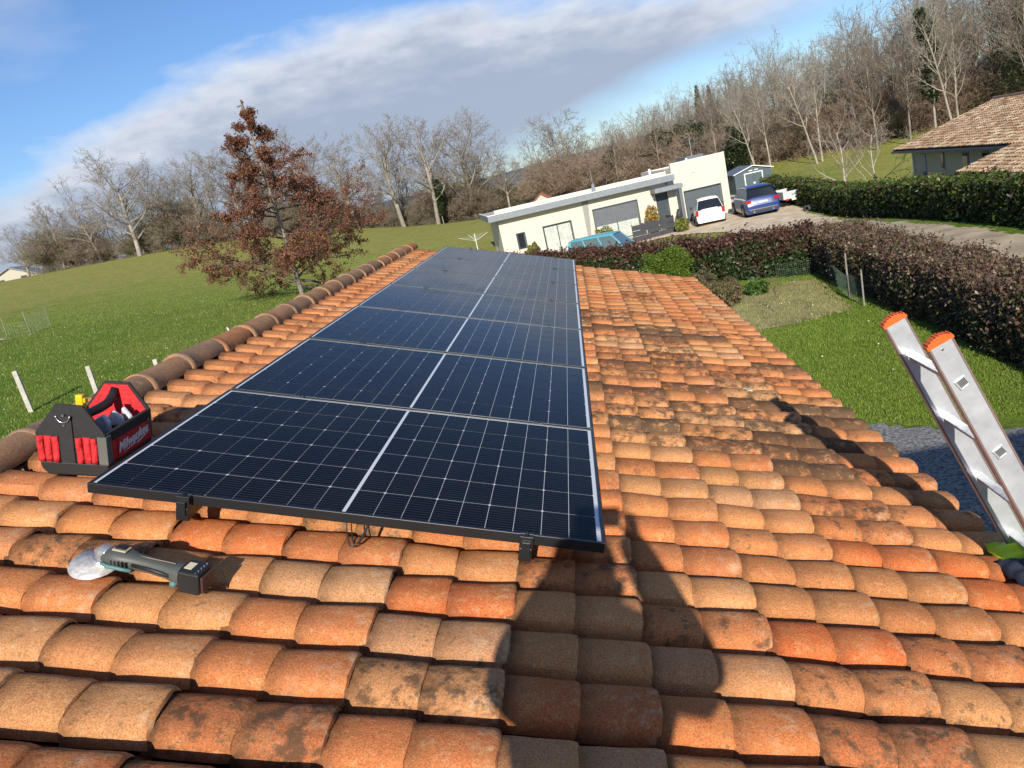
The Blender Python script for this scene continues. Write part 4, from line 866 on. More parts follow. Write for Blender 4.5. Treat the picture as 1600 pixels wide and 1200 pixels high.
# ---------------------------------------------------------------- trees
def grow(seed, H=14, trunk_r=.28, levels=4, nch=(7, 7, 6, 5), ang=(50, 45, 45, 50), lf=(.62, .5, .45, .45), start=.28, up=.12, wander=.12, lean=0.0, conic=False, minr=.011, segs=(8, 5, 4, 3, 2)):
    rg = random.Random(seed); segsA = [[] for _ in range(levels + 1)]
    def rec(p, d, L_, r, lv):
        n = segs[lv]; pts = [p.copy()]; rs = [r]; dd = d.copy()
        for i in range(n):
            j = Vector((rg.gauss(0, 1), rg.gauss(0, 1), rg.gauss(0, 1))) * wander * (1 + .5 * lv if lv else (.12 if conic else .45)); dd = (dd + j + Vector((0, 0, up * (1 if lv else .3)))).normalized()
            p = p + dd * (L_ / n); r2 = max(r * (1 - (i + 1) / n * (.72 if lv else .62)), minr * .55); segsA[lv].append((pts[-1].copy(), p.copy(), rs[-1], r2)); pts.append(p.copy()); rs.append(r2)
        if lv < levels:
            k = nch[lv]
            for q in range(k):
                t = (start if lv == 0 else .22) + (1 - (start if lv == 0 else .22)) * (q + rg.random()) / k; t = min(t, .999); i = int(t * n); f = t * n - i; pp = pts[i].lerp(pts[i + 1], f); rr = rs[i] + (rs[i + 1] - rs[i]) * f
                base = (pts[i + 1] - pts[i]).normalized(); a_ = R(ang[lv] * rg.uniform(.7, 1.25)); az_ = q * 2.4 + rg.uniform(-.5, .5)
                o1 = base.orthogonal().normalized(); o2 = base.cross(o1); nd = base * math.cos(a_) + (o1 * math.cos(az_) + o2 * math.sin(az_)) * math.sin(a_)
                l_ = L_ * lf[lv] * (1.05 - .45 * t if lv else (1.1 * (1.06 - t) ** 1.25 if conic else 1.1 - .35 * t)) * rg.uniform(.75, 1.2)
                rec(pp, nd.normalized(), l_, max(rr * .55, minr), lv + 1)
    rec(Vector((0, 0, -.2)), Vector((lean, 0, 1)).normalized(), H, trunk_r, 0)
    return segsA
def seg_mesh(name, segs_, col, sides=5, mt=None, jit=.25, seed=0):
    A = np.array([s[0] for s in segs_]); B = np.array([s[1] for s in segs_]); V, F = prisms(A, B, np.array([s[2] for s in segs_]), np.array([s[3] for s in segs_]), sides)
    rg = np.random.default_rng(seed); c = np.repeat(np.array(col)[None] * rg.uniform(1 - jit, 1 + jit, (len(segs_), 1)), sides, 0); return npmesh(name, V, F, mt or TWIG, c)
def tree_proto(seed, tcol=(.28, .245, .20), ccol=(.27, .23, .19), lab=None, name='bare_tree', **kw):
    s = grow(seed, **kw); t = seg_mesh('trunk', s[0] + s[1], tcol, 6, seed=seed); c = seg_mesh('crown', sum(s[2:], []), ccol, 3, seed=seed); return t, c, s
OAK = [tree_proto(1, H=9.5, trunk_r=.27, nch=(14, 9, 7, 5), lf=(.66, .55, .5, .5), ang=(56, 44, 44, 50), up=.07, start=.22, minr=.015, wander=.09), tree_proto(2, H=11, trunk_r=.24, nch=(12, 8, 7, 4), lf=(.46, .55, .5, .5), ang=(44, 42, 44, 48), up=.12, start=.26, minr=.015, wander=.09),
       tree_proto(3, H=10, trunk_r=.23, nch=(11, 8, 7, 5), lf=(.56, .55, .5, .5), ang=(50, 46, 44, 50), up=.08, wander=.11, start=.28, minr=.015)]
PALE = (.31, .27, .22)
TALL = [tree_proto(4, PALE, (.30, .26, .21), H=12.5, trunk_r=.125, nch=(14, 7, 6, 4), lf=(.27, .5, .5, .5), ang=(36, 42, 42, 48), up=.14, start=.38, wander=.07), tree_proto(5, PALE, (.30, .26, .21), H=12.5, trunk_r=.135, nch=(13, 7, 6, 4), lf=(.33, .5, .5, .5), ang=(38, 42, 42, 48), up=.12, start=.36, wander=.06, lean=-.14),
        tree_proto(6, (.22, .18, .14), (.20, .165, .13), H=11.5, trunk_r=.13, nch=(14, 7, 6, 4), lf=(.34, .52, .5, .5), ang=(42, 44, 42, 48), up=.10, start=.25, wander=.08)]
TALL += [tree_proto(41, (.27, .24, .19), (.20, .17, .135), H=11.5, trunk_r=.12, nch=(16, 8, 6, 3), lf=(.30, .5, .5, .5), ang=(48, 44, 42, 48), up=.08, start=.3, wander=.1), tree_proto(42, (.20, .17, .135), (.21, .17, .13), H=12, trunk_r=.14, nch=(12, 9, 6, 4), lf=(.38, .5, .5, .5), ang=(30, 46, 42, 48), up=.10, start=.3, wander=.09)]
def put_tree(pr, x, y, sc, rot, lab, group=None, z=None, scz=1.0, wxy=1.0):
    root = empty('bare_tree', (x, y, h(x, y) if z is None else z), (0, 0, rot), lab, 'tree', group); root.scale = (sc * wxy, sc * wxy, sc * scz)
    link('trunk', pr[0], root); link('crown', pr[1], root); return root
TG = 'bare trees along the far edge of the left meadow'
TL = [(-73.7, 101, .55, 0, 1, 'small bare tree at the far left end of the tree line'), (-67, 99, .75, 1, 2.0, 'bare tree rising over the brambles, second from the left end of the line'), (-61, 98, .72, 2, 4, 'smaller bare tree on the left side of the big spreading oak'),
      (-53.8, 95, 1.02, 0, .5, 'big spreading bare oak with a domed crown and pale trunk on the meadow edge'), (-50.5, 98, .80, 1, 1.4, 'bare tree just right of the domed oak'), (-46, 99, .95, 1, 3.1, 'tall bare tree left of the brown-leaved tree'), (-41.5, 99.5, .98, 2, 5, 'bare tree half hidden by the left side of the brown-leaved tree'),
      (-36.5, 99, 1.0, 0, 2.6, 'bare tree seen through the brown-leaved tree'), (-31.5, 101, 1.02, 1, .9, 'tall bare tree just right of the brown tree top'), (-26, 99, 1.0, 2, 2.2, 'bare tree with a kinked trunk above the ridge end'), (-19.9, 98.4, 1.12, 1, 4.2, 'tall narrow bare tree with the palest trunk foot, above the ridge end'),
      (-15.6, 99.2, 1.10, 1, 5.5, 'ivy-dark bare tree left of the round crowned one'), (-11.3, 104.5, 1.10, 0, 3.6, 'round crowned bare tree just left of the white house'), (-6.2, 101.4, .62, 2, 1.1, 'low bare tree behind the left end of the white house roof'), (3.3, 102, .92, 2, 2.9, 'bare tree standing out above the wood behind the vent pipe')]
for (x, y, sc, p, ro, lab) in TL: put_tree(OAK[p], x, y, sc, ro, lab, TG, scz=.91, wxy=1.18)
WG = 'pale trunked trees at the edge of the wood'
FT = [(20.4, 79.5, .86, 1, .3, 'leaning pale trunked tree at the wood edge above the trailer'), (26.2, 79.3, 1.02, 1, 0, 'tall leaning tree with a bright pale trunk rising from the top of the meadow'), (26.9, 80.0, 1.0, 0, 1.0, 'upright twin of the bright leaning tree, rising from the same spot'),
      (22.6, 83, .92, 0, 2.2, 'slim white trunked tree in the group of three above the blue car'), (21.2, 84, .88, 3, 4.2, 'leftmost slim white trunk above the shed'), (17.0, 81, .84, 2, 3.0, 'bare tree with low branches above the grey shed'), (31.5, 78, .95, 4, 3.3, 'bare pale tree midway between the leaning pair and the beige house'),
      (36.2, 72.5, .98, 1, .2, 'white forked tree right behind the gable of the beige house'), (37.2, 74, 1.0, 3, 2.7, 'white trunked tree next to the forked one behind the beige house'), (41.5, 71, 1.0, 4, 1.3, 'grey tree above the ridge of the beige house'), (45.5, 70, 1.02, 3, .4, 'pale tree near the right edge above the beige roof'),
      (49.5, 70, 1.05, 1, 2.9, 'slanting tree at the right edge above the beige roof'), (12.2, 90, .80, 2, 2.2, 'brownish bare tree above the garage roof'), (7.5, 92, .76, 4, .2, 'brownish bare tree above the middle of the white house'), (33.8, 76, .90, 4, 5.0, 'thin bare tree left of the white forked one')]
for (x, y, sc, p, ro, lab) in FT: put_tree(TALL[p], x, y, sc, ro, lab, WG, scz=.72 if x < 36 else .86, wxy=.85 if x < 36 else .95)
# small bare fruit tree before the beige house
fp = tree_proto(9, (.38, .34, .28), (.26, .22, .18), H=4.2, trunk_r=.07, nch=(9, 6, 5, 3), lf=(.8, .5, .5, .5), ang=(48, 42, 42, 45), up=.1, start=.06, minr=.009)
o = put_tree(fp, 19.6, 52, 1.0, 0, 'low many-stemmed bare tree behind the hedge, left of the beige house'); o = put_tree(fp, 21.2, 51, .95, 2.2, 'small bare tree touching the corner of the beige house')
# woodland mass and thickets
def replicate(name, segs_, places, col, sides, mt, label, cat, seed, parent=None):
    A = np.array([s[0] for s in segs_]); B = np.array([s[1] for s in segs_]); r0 = np.array([s[2] for s in segs_]); r1 = np.array([s[3] for s in segs_]); V0, F0 = prisms(A, B, r0, r1, sides); rg = np.random.default_rng(seed); Vs, Fs, Cs = [], [], []
    for i, (x, y, z, sc, ro) in enumerate(places):
        c_, s_ = math.cos(ro), math.sin(ro); Rm = np.array([[c_, -s_, 0], [s_, c_, 0], [0, 0, 1]]); Vs.append(V0 @ Rm.T * np.array([sc, sc, sc * rg.uniform(.85, 1.15)]) + np.array([x, y, z])); Fs.append(F0 + i * len(V0))
        Cs.append(np.repeat(np.array(col[rg.integers(len(col))])[None] * rg.uniform(.75, 1.2, (len(segs_), 1)), sides, 0))
    o = link(name, npmesh(name, np.concatenate(Vs), np.concatenate(Fs), mt, np.concatenate(Cs)), parent); return tag(o, label, cat, kind='stuff')
wd = grow(31, H=11.5, trunk_r=.13, nch=(10, 6, 5), levels=3, ang=(42, 42, 45), lf=(.42, .55, .5), up=.14, start=.22, minr=.022, segs=(5, 3, 2, 2)); wd2 = grow(32, H=11, trunk_r=.14, nch=(11, 6, 5), levels=3, ang=(50, 44, 45), lf=(.5, .55, .5), up=.1, start=.15, minr=.024, segs=(5, 3, 2, 2))
rg = np.random.default_rng(8)
def wood_places(n, seed):
    rg = np.random.default_rng(seed); out = []
    while len(out) < n:
        x = rg.uniform(-1, 66); y = rg.uniform(78, 118)
        front = 96 - .42 * (x - 4) if x < 36 else 82.6 - .9 * (x - 36) * .55
        y = front + 2 + rg.exponential(13)
        if y > 125 or y < 58: continue
        sc = np.interp(x, [-1, 8, 22, 35, 50, 66], [.36, .48, .62, .78, .98, 1.1]) * rg.uniform(.75, 1.08); out.append((x, y, h(x, y), sc, rg.uniform(0, 6.28)))
    return out
WC = [(.24, .20, .16), (.29, .25, .20), (.20, .17, .14), (.25, .19, .145), (.22, .21, .14)]
replicate('woodland', sum(wd, []), wood_places(210, 1), WC, 3, TWIG, 'mass of bare grey-brown trees filling the wood behind the houses', 'woodland', 1)
replicate('woodland', sum(wd2, []), wood_places(160, 2), [(.38, .35, .29), (.26, .21, .17), (.30, .26, .21)], 3, TWIG, 'paler bare trees mixed all through the wood behind the houses', 'woodland', 2)
br = grow(33, H=2.6, trunk_r=.03, nch=(14, 8, 4), levels=3, ang=(60, 50, 50), lf=(.75, .5, .5), up=.05, wander=.22, start=.02, minr=.012, segs=(3, 3, 2, 2))
pl = []; rg = np.random.default_rng(14)
for i in range(70):
    x = rg.uniform(-76, 3); yb = np.interp(x, [-92, -77, -60, -44, -26, -11, 2], [104, 101, 97, 97.5, 99, 104, 103]) + 3 + rg.exponential(7); pl.append((x, yb, h(x, yb), rg.uniform(.5, .85) * (.8 if x < -66 else 1), rg.uniform(0, 6.28)))
replicate('woodland', sum(wd2, []), pl, WC, 3, TWIG, 'bare grey saplings and trees in the belt behind the left meadow', 'woodland', 7)
pl = []; rg = np.random.default_rng(12)
for i in range(330):
    x = rg.uniform(-71, 2); yb = np.interp(x, [-92, -77, -60, -44, -26, -11, 2], [104, 101, 97, 97.5, 99, 104, 103]); y = yb + rg.exponential(2.2) - .2; pl.append((x, y, h(x, y), rg.uniform(.9, 1.7) * (1 + .3 * math.sin(x * .35)), rg.uniform(0, 6.28)))
BC = [(.23, .18, .135), (.20, .175, .105), (.26, .19, .145), (.15, .145, .07), (.28, .24, .18)]
replicate('thicket', sum(br, []), pl, BC, 3, TWIG, 'brown bramble thicket at the foot of the trees along the meadow', 'thicket', 3)
pl = []
for i in range(330):
    x = rg.uniform(-3, 60); front = 94 - .42 * (x - 4) if x < 36 else 80.6 - .9 * (x - 36) * .55; y = front + rg.exponential(5); pl.append((x, y, h(x, y), rg.uniform(.8, 1.9), rg.uniform(0, 6.28)))
replicate('thicket', sum(br, []), pl, [(.28, .18, .13), (.31, .22, .165), (.24, .19, .12), (.34, .27, .20)], 3, TWIG, 'reddish-brown undergrowth along the foot of the wood behind the houses', 'thicket', 4)
def leaf_cloud(name, blobs, n, pal, lsize, seed, label, cat, kind='stuff', parent=None, mt=None):
    rg = np.random.default_rng(seed); P = []
    w_ = np.array([b[3] ** 2 for b in blobs]); w_ = w_ / w_.sum()
    for b, k in zip(blobs, (w_ * n).astype(int)):
        a = rg.normal(size=(k, 3)); a /= np.linalg.norm(a, axis=1)[:, None]; P.append(np.array(b[:3]) + a * (rg.uniform(.3, 1, (k, 1)) ** .5) * b[3] * np.array([1, 1, b[4] if len(b) > 4 else 1]))
    P = np.concatenate(P); V, F = scatter_quads(P, np.tile([0, -.4, .9], (len(P), 1)), lsize * rg.uniform(.6, 1.3, len(P)), rg, 1.6, .3); pal = np.array(pal)
    o = link(name, npmesh(name, V, F, mt or LEAF, pal[rg.integers(0, len(pal), len(P))] * rg.uniform(.6, 1.3, (len(P), 1))), parent); return tag(o, label, cat, kind=kind)
IV = [(.03, .05, .015), (.045, .07, .02), (.025, .04, .012)]
bl = []
for i in range(46):
    x = rg.uniform(-70, 0); yb = np.interp(x, [-92, -77, -60, -44, -26, -11, 2], [104, 101, 97, 97.5, 99, 104, 103]) + 1.5; r_ = rg.uniform(.6, 1.5); bl.append((x, yb + rg.uniform(0, 2), h(x, yb) + r_ * rg.uniform(.3, 1.1), r_, .8))
leaf_cloud('ivy_undergrowth', bl, 30000, IV + [(.09, .08, .035), (.13, .09, .05)], .17, 5, 'dark ivy and evergreen scrub among the brambles at the meadow edge', 'scrub')
bl = []
for i in range(60):
    x = rg.uniform(6, 60); yb = (96 - .42 * (x - 4) if x < 36 else 82.6 - .9 * (x - 36) * .55) + rg.uniform(0, 9); r_ = rg.uniform(.6, 1.7); bl.append((x, yb, h(x, yb) + rg.uniform(.3, 5.5), r_, 1.2))
leaf_cloud('ivy_undergrowth', bl, 26000, IV + [(.07, .08, .03)], .17, 6, 'dark green ivy climbing among the trunks of the wood', 'scrub')
def ivy_tree(x, y, H_, r_, seed, lab):
    root = empty('ivy_covered_tree', (x, y, h(x, y)), label=lab, cat='tree'); rg = np.random.default_rng(seed)
    link('trunk', TALL[0][0], root).scale = (H_ / 12.5,) * 3
    bl = [(rg.normal() * r_ * .4, rg.normal() * r_ * .4, z, r_ * rg.uniform(.6, 1.1), 1.4) for z in np.linspace(H_ * .35, H_ * .92, 9)]
    leaf_cloud('ivy', bl, 3500, IV, .16, seed, None, None, parent=root)
ivy_tree(35.2, 74, 11.6, .75, 1, 'ivy clad tree sticking up dark green behind the beige house'); ivy_tree(43.5, 73, 9.5, 1.3, 2, 'broad ivy clad tree above the beige roof ridge'); ivy_tree(19.3, 83, 4.5, .8, 3, 'small dark green ivy clad tree above the blue car'); ivy_tree(-15.0, 99.6, 5.5, .6, 4, 'ivy wrapped trunk in the tree line left of the white house')
def conifer(x, y, H_, seed, lab):
    root = empty('conifer', (x, y, h(x, y)), label=lab, cat='tree'); bl = [(0, 0, z, (1.02 - z / H_) * H_ * .15 + .18, 1.2) for z in np.linspace(H_ * .15, H_, 14)]; leaf_cloud('foliage', bl, 5000, [(.03, .045, .02), (.04, .055, .025)], .22, seed, None, None, parent=root)
    m = MB(); m.tube([(0, 0, -.3), (0, 0, H_ * .9)], [.2, .05], 6); m.build('trunk', WOOD, root)
conifer(22.5, 119, 8.6, 1, 'pointed dark conifer peeping above the wood'); conifer(24.0, 118, 8.2, 2, 'second dark conifer top right of the pointed one above the wood')

# brown-leaved young oak in the meadow
bt = grow(17, H=8.9, trunk_r=.12, nch=(50, 10, 4), levels=3, ang=(84, 48, 50), lf=(.56, .38, .45), up=.008, wander=.06, start=.06, conic=True, minr=.008, segs=(12, 6, 3, 2))
tx, ty = -10.75, 31.4
tr = empty('brown_leaved_tree', (tx, ty, h(tx, ty)), label='young oak still holding its rust-brown leaves, in the meadow beyond the ridge', cat='tree'); tr.scale = (.96, .96, .98)
link('trunk', seg_mesh('trunk', bt[0], (.22, .19, .16), 7), tr); link('branches', seg_mesh('branches', bt[1] + bt[2] + bt[3], (.14, .10, .08), 3), tr)
rg = np.random.default_rng(21); sg = [s for s in bt[2] + bt[3] + bt[1] if s[1].z < 8.3]; A = np.array([s[0] for s in sg]); B = np.array([s[1] for s in sg]); wt = np.interp(B[:, 2], [0.8, 1.6, 5, 7, 8.3], [1.7, 1.7, 1.0, .55, .3]); wt = wt * (.35 + (np.sin(B[:, 0] * 3.1) * np.sin(B[:, 1] * 2.7) * np.sin(B[:, 2] * 3.7) > -.12)); n = 54000
k = rg.choice(len(sg), n, p=wt / wt.sum()); P = A[k] + (B[k] - A[k]) * rg.random((n, 1)) + rg.normal(size=(n, 3)) * .075
V, F = scatter_quads(P, np.tile([0, 0, -.2], (n, 1)), rg.uniform(.6, 1.3, n) * .062, rg, 1.5, .1); pal = np.array([(.22, .08, .042), (.27, .11, .058), (.15, .055, .032), (.32, .16, .09), (.18, .085, .045), (.12, .055, .032)])
tag(link('leaves', npmesh('leaves', V, F, LEAFDRY, pal[rg.integers(0, 6, n)] * rg.uniform(.7, 1.3, (n, 1))), tr), kind='stuff')

# ---------------------------------------------------------------- white flat-roofed house
HW = mat('cream_white_render', (.62, .565, .455), .85, var=.035, scale=1.2, bump=.15, bscale=80); ANT = mat('anthracite_metal', (.13, .145, .16), .45, var=.08); GLS = mat('window_glass', (.02, .024, .028), .06, coat=.6); DKG = mat('dark_door', (.045, .06, .07), .4, var=.1)
LGR = mat('pale_grey_trim', (.21, .235, .255), .5); MEM = mat('roof_membrane', (.42, .40, .37), .9, var=.15, scale=2); CUR = mat('white_curtain', (.46, .49, .44), .8, var=.2, scale=4); SHT = mat('shutter_slat', (.13, .14, .155), .5)
zg = -4.47; wh = empty('white_house', (11.57, 48.84, zg), (0, 0, R(10)), 'modern flat-roofed white house with grey fascia and garage', 'house'); wh.scale = (.975, 1, 1)
# local: x to the right along the front, y back, z up; garage corner at 0,0
m = MB(); m.box(-3.6, -2.95, 0, .25, -.6, 3.88); m.box(-.53, 0, 0, .25, -.6, 3.88); m.box(-2.95, -.53, 0, .25, 2.05, 3.88); m.box(-.25, 0, .253, 7, -.6, 3.6); m.box(-3.6, -3.35, .253, 7, -.6, 3.6); m.box(-3.347, -.253, 6.75, 7, -.6, 3.6); m.box(-3.347, -.253, .253, 6.747, 3.40, 3.52); m.build('garage_wall', HW, wh)
gd = MB(); gd.box(-2.95, -.53, .12, .16, .02, 2.05); gdo = gd.build('garage_door', mat('garage_door_grey', (.085, .105, .115), .45, var=.06), wh)
for i in range(1, 4):
    l = MB(); l.box(-2.93, -.55, .112, .1195, .02 + i * .5, .03 + i * .5); l.build('groove', DKG, gdo)
l = MB(); l.box(-3.0, -.48, -.012, .11, 2.052, 2.10); l.box(-3.0, -2.952, -.012, .11, 0, 2.0515); l.box(-.528, -.48, -.012, .11, 0, 2.0515); l.build('door_frame', DKG, wh)
# main wall with openings (list of x0,x1,z0,z1)
def wall_with_holes(x0, x1, z0, z1, holes, y0, y1):
    m = MB(); xs_ = sorted({x0, x1, *[a for h_ in holes for a in h_[:2]]})
    for a_, b_ in zip(xs_[:-1], xs_[1:]):
        hs = sorted([h_ for h_ in holes if h_[0] < (a_ + b_) / 2 < h_[1]], key=lambda q: q[2]); z = z0
        for h_ in hs: m.box(a_, b_, y0, y1, z, h_[2]); z = h_[3]
        m.box(a_, b_, y0, y1, z, z1)
    return m
holes = [(-14.1, -13.6, .88, 1.84), (-12.35, -10.53, -.1, 1.9), (-9.0, -6.1, .1, 2.22), (-4.85, -4.03, .15, 2.31)]
wall_with_holes(-15.1, -3.602, -.8, 3.0, holes, .03, .28).build('wall', HW, wh)
m = MB(); m.box(-15.1, -14.85, .283, 7, -.8, 3.0); m.box(-14.847, -3.602, 6.75, 7, -.8, 3.0); m.build('wall', HW, wh)
m = MB(); m.box(-15.65, -3.605, -.55, .028, 2.93, 3.0); m.box(-15.65, -3.605, .0282, 7.3, 3.003, 3.12); m.build('soffit', LGR, wh)
m = MB(); m.box(-15.72, -3.62, -.62, -.553, 2.93, 3.30); m.box(-15.72, -15.653, -.5525, 7.3, 2.93, 3.30); m.build('fascia', LGR, wh); m = MB(); m.box(-15.75, -3.61, -.65, -.54, 3.302, 3.345); m.box(-15.75, -15.63, -.538, 7.3, 3.302, 3.345); m.build('fascia_cap', WHITE, wh)
m = MB(); m.box(-15.62, -3.605, -.535, 7.3, 3.125, 3.29); m.build('flat_roof', MEM, wh); m = MB(); m.box(-15.1, -3.6, 1.2, 1.42, 3.295, 3.46); m.build('roof_upstand', HW, wh); m = MB(); m.box(-15.12, -3.602, 1.16, 1.46, 3.463, 3.50); m.build('upstand_cap', WHITE, wh)
m = MB(); m.box(-3.62, .02, -.02, .27, 3.883, 3.92); m.build('parapet_cap', WHITE, wh)
m = MB(); m.prism([(-9.62, 2.93), (-9.20, 2.93), (-9.36, .9), (-9.62, .6)], 'y', -.02, .0295); m.build('tapered_shade_panel', mat('shaded_render_grey', (.30, .29, .27), .9), wh)  # shade strip at the wall step, painted grey on a thin tapered panel
def window(x0, x1, z0, z1, nm, nv=1, curtain=True, sh=0, frame=DKG):
    f = MB(); t = .06
    q_ = MB(); q_.box(x0 - .05, x1 + .05, -.012, .0295, z1 + .001, z1 + .06); q_.box(x0 - .05, x0 - .001, -.012, .0295, z0, z1 + .0005); q_.box(x1 + .001, x1 + .05, -.012, .0295, z0, z1 + .0005); q_.build('casing', frame, wh)
    f.box(x0, x1, .10, .16, z1 - t, z1); f.box(x0, x1, .10, .16, z0, z0 + t); f.box(x0, x0 + t, .10, .16, z0 + t, z1 - t); f.box(x1 - t, x1, .10, .16, z0 + t, z1 - t)
    for i in range(1, nv): xx = x0 + (x1 - x0) * i / nv; f.box(xx - .03, xx + .03, .10, .16, z0 + t, z1 - t)
    w_ = f.build(nm, frame, wh); p = MB(); p.box(x0 + t, x1 - t, .135, .140, z0 + t, z1 - t)
    if curtain:
        c = MB(); rows = [[(x0 + t + (x1 - x0 - 2 * t) * q / 60, .115 + .012 * math.sin(q * .9), z) for q in range(61)] for z in (z0 + t, z1 - t)]; c.grid(rows); c.build('curtain', CUR, w_)
    p.build('pane', GLS, w_)
    if sh:
        n = int(sh / .055)
        for i in range(n): s_ = MB(); s_.box(x0 + .01, x1 - .01, .06, .085, z1 - (i + 1) * .055 + .006, z1 - i * .055); s_.build('shutter_slat', SHT, w_)
    return w_
window(-14.1, -13.6, .88, 1.84, 'window', 1, False); window(-12.35, -10.53, -.1, 1.9, 'patio_door', 2); window(-9.0, -6.1, .1, 2.22, 'window', 2, True, 1.05)
# entrance
m = MB(); m.box(-4.85, -4.03, .13, .19, .15, 2.31); dr = m.build('front_door', DKG, wh); m = MB(); m.box(-4.14, -4.10, .09, .125, .9, 1.5); m.build('handle', STEEL, dr)
m = MB(); m.box(-5.15, -3.34, -1.1, .028, 2.42, 2.68); m.build('canopy', LGR, wh); m = MB(); m.box(-3.62, -3.42, -1.08, -.9, -.3, 2.417); m.build('canopy_post', ANT, wh); m = MB(); m.box(-4.06, -3.96, -.10, .02, 2.69, 3.2); m.build('downpipe', LGR, wh)
m = MB(); m.disc((-5.0, -.03, 2.12), .07, (0, 1, 0), .1, 14); m.build('wall_lamp', WHITE, wh); m = MB(); m.box(-5.5, -5.36, -.03, .028, 1.5, 1.75); m.build('letter_box', LGR, wh)
m = MB(); m.box(-5.3, -3.2, -1.9, -.02, -.4, .10); m.build('doorstep', mat('pale_paving', (.5, .45, .38), .8, var=.12), wh)
m = MB(); m.tube([(-8.5, 1.0, 3.2), (-8.48, 1.0, 4.55)], .028, 8); m.build('flue_pipe', STEEL, wh); m = MB(); m.tube([(-8.5, 1.0, 3.3), (-8.5, 1.0, 3.75)], [.14, .09], 10); m.build('flue_collar', LGR, wh)
for x in (-4.5, -1.95): m = MB(); m.tube([(x, 1.6, 3.3), (x, 1.6, 3.86 if x < -4 else 4.0)], .08, 10); m.build('roof_vent', WHITE, wh)
m = MB(); m.box(-14.6, -14.1, .3, .7, 3.3, 3.42); m.build('roof_vent', WHITE, wh)
m = MB(); m.box(-1.75, -.55, 2.2, 4.2, 3.5, 4.05); m.build('skylight', ANT, wh)
m = MB(); m.tube([(-1.05, 3.0, 3.7), (-1.05, 3.0, 5.15)], .02, 6); m.tube([(-1.3, 3.0, 5.05), (-.8, 3.0, 5.15)], .015, 6)
for i in range(6): m.tube([(-1.3 + i * .1, 2.75, 5.05 + i * .02), (-1.3 + i * .1, 3.25, 5.05 + i * .02)], .008, 5)
m.tube([(-1.05, 3, 4.6), (-.75, 2.6, 4.8), (-.6, 2.5, 4.5)], .012, 6); m.build('aerial', STEEL, wh)
m = MB(); m.tube([(-2.2 + .16 * math.cos(t), -.012, 2.95 + .16 * math.sin(t)) for t in [math.pi * (.15 + .9 * q / 10) for q in range(11)]], .012, 6); m.build('wall_mark', LGR, wh)

# things along the house front, placed in its frame
WM = Matrix.Translation((11.57, 48.84, zg)) @ Matrix.Rotation(R(10), 4, 'Z')
def wp(x, y): v = WM @ Vector((x, y, 0)); return v.x, v.y
PLN = mat('dark_planter', (.035, .037, .042), .6, var=.15)
for i, (x0, x1, y0, H_, lab) in enumerate(((-7.3, -6.45, -3.0, .95, 'dark grey patio screen panel nearest the blue van'), (-6.40, -5.55, -3.0, .98, 'middle dark grey patio screen panel under the shuttered window'), (-5.50, -4.75, -3.0, 1.0, 'right-hand dark grey patio screen panel by the front door'))):
    x, y = wp(x0, y0); z = h(x, y); root = empty('patio_screen', (x, y, z), (0, 0, R(10)), lab, 'screen', 'dark grey patio screens'); W_ = x1 - x0
    for q in range(4): s_ = MB(); s_.box(.03, W_ - .03, -.02, .02, -.3 + q * .33, .0 + q * .33 + .02 * 0); s_.build('board', PLN, root)
    for q in (0, W_ - .03): f = MB(); f.box(q, q + .03, -.03, .03, -.4, 1.08); f.build('post', PLN, root)
x, y = wp(-4.72, -3.0); root = empty('patio_screen', (x, y, h(x, y)), (0, 0, R(100)), 'dark grey patio screen turned side-on towards the front door', 'screen', 'dark grey patio screens')
for q in range(4): s_ = MB(); s_.box(.03, 1.5, -.02, .02, -.3 + q * .33, .0 + q * .33); s_.build('board', PLN, root)
YG = [(.22, .24, .05), (.15, .19, .04), (.30, .26, .07), (.10, .14, .03)]
for (x, y, r_, rz_, pal, lab, z) in ((-13.0, -.8, .38, .55, YG, 'slender yellow-green shrub under the small window of the white house', None), (-9.9, -1.2, .35, .4, YG, 'small shrub between the patio door and the shuttered window', None), (-8.7, -1.7, .62, .62, YG, 'yellowish shrub above the roof of the blue van', None), (-4.5, -3.6, .38, .42, YG, 'green shrub at the foot of the patio screens', None)):
    X_, Y_ = wp(x, y); shrub((X_, Y_), r_, rz_, 1500, pal, int(x * 7) % 97, lab, .07, 'garden_shrub', 'shrub', 2.2, 30)
X_, Y_ = wp(-5.5, -1.3); z_ = h(X_, Y_); pp = empty('potted_shrub', (X_, Y_, z_), label='orange-leaved shrub in a dark pot beside the front door', cat='potted plant')
m = MB(); m.tube([(0, 0, 0), (0, 0, .05), (0, 0, .5)], [.22, .24, .3], 14); m.build('pot', PLN, pp)
leaf_cloud('foliage', [(0, 0, 1.35, .38, 1.0), (.1, 0, 1.0, .35, .8), (-.15, 0, 1.1, .3, 1)], 900, [(.50, .27, .06), (.42, .30, .08), (.28, .24, .07)], .09, 3, None, None, parent=pp)
m = MB(); [m.tube([(0, 0, .45), (math.cos(a_) * .15, math.sin(a_) * .15, 1.3)], .012, 5) for a_ in (0, 1.5, 3, 4.6)]; m.build('stem', WOOD, pp)
for (x, lab) in ((-6.1, 'dark rounded bundle on the left of the front door'), (-3.75, 'small dark bundle leaning on the porch post')):
    X_, Y_ = wp(x, -1.0); m = MB(); m.tube([(0, 0, 0), (0, 0, .12), (.02, 0, .4), (0, 0, .55)], [.16, .2, .15, .05], 10); o = m.build('covered_bundle', PLN, sm=True); o.location = (X_, Y_, h(X_, Y_) + (.25 if x < -5 else .55)); tag(o, lab, 'bundle')

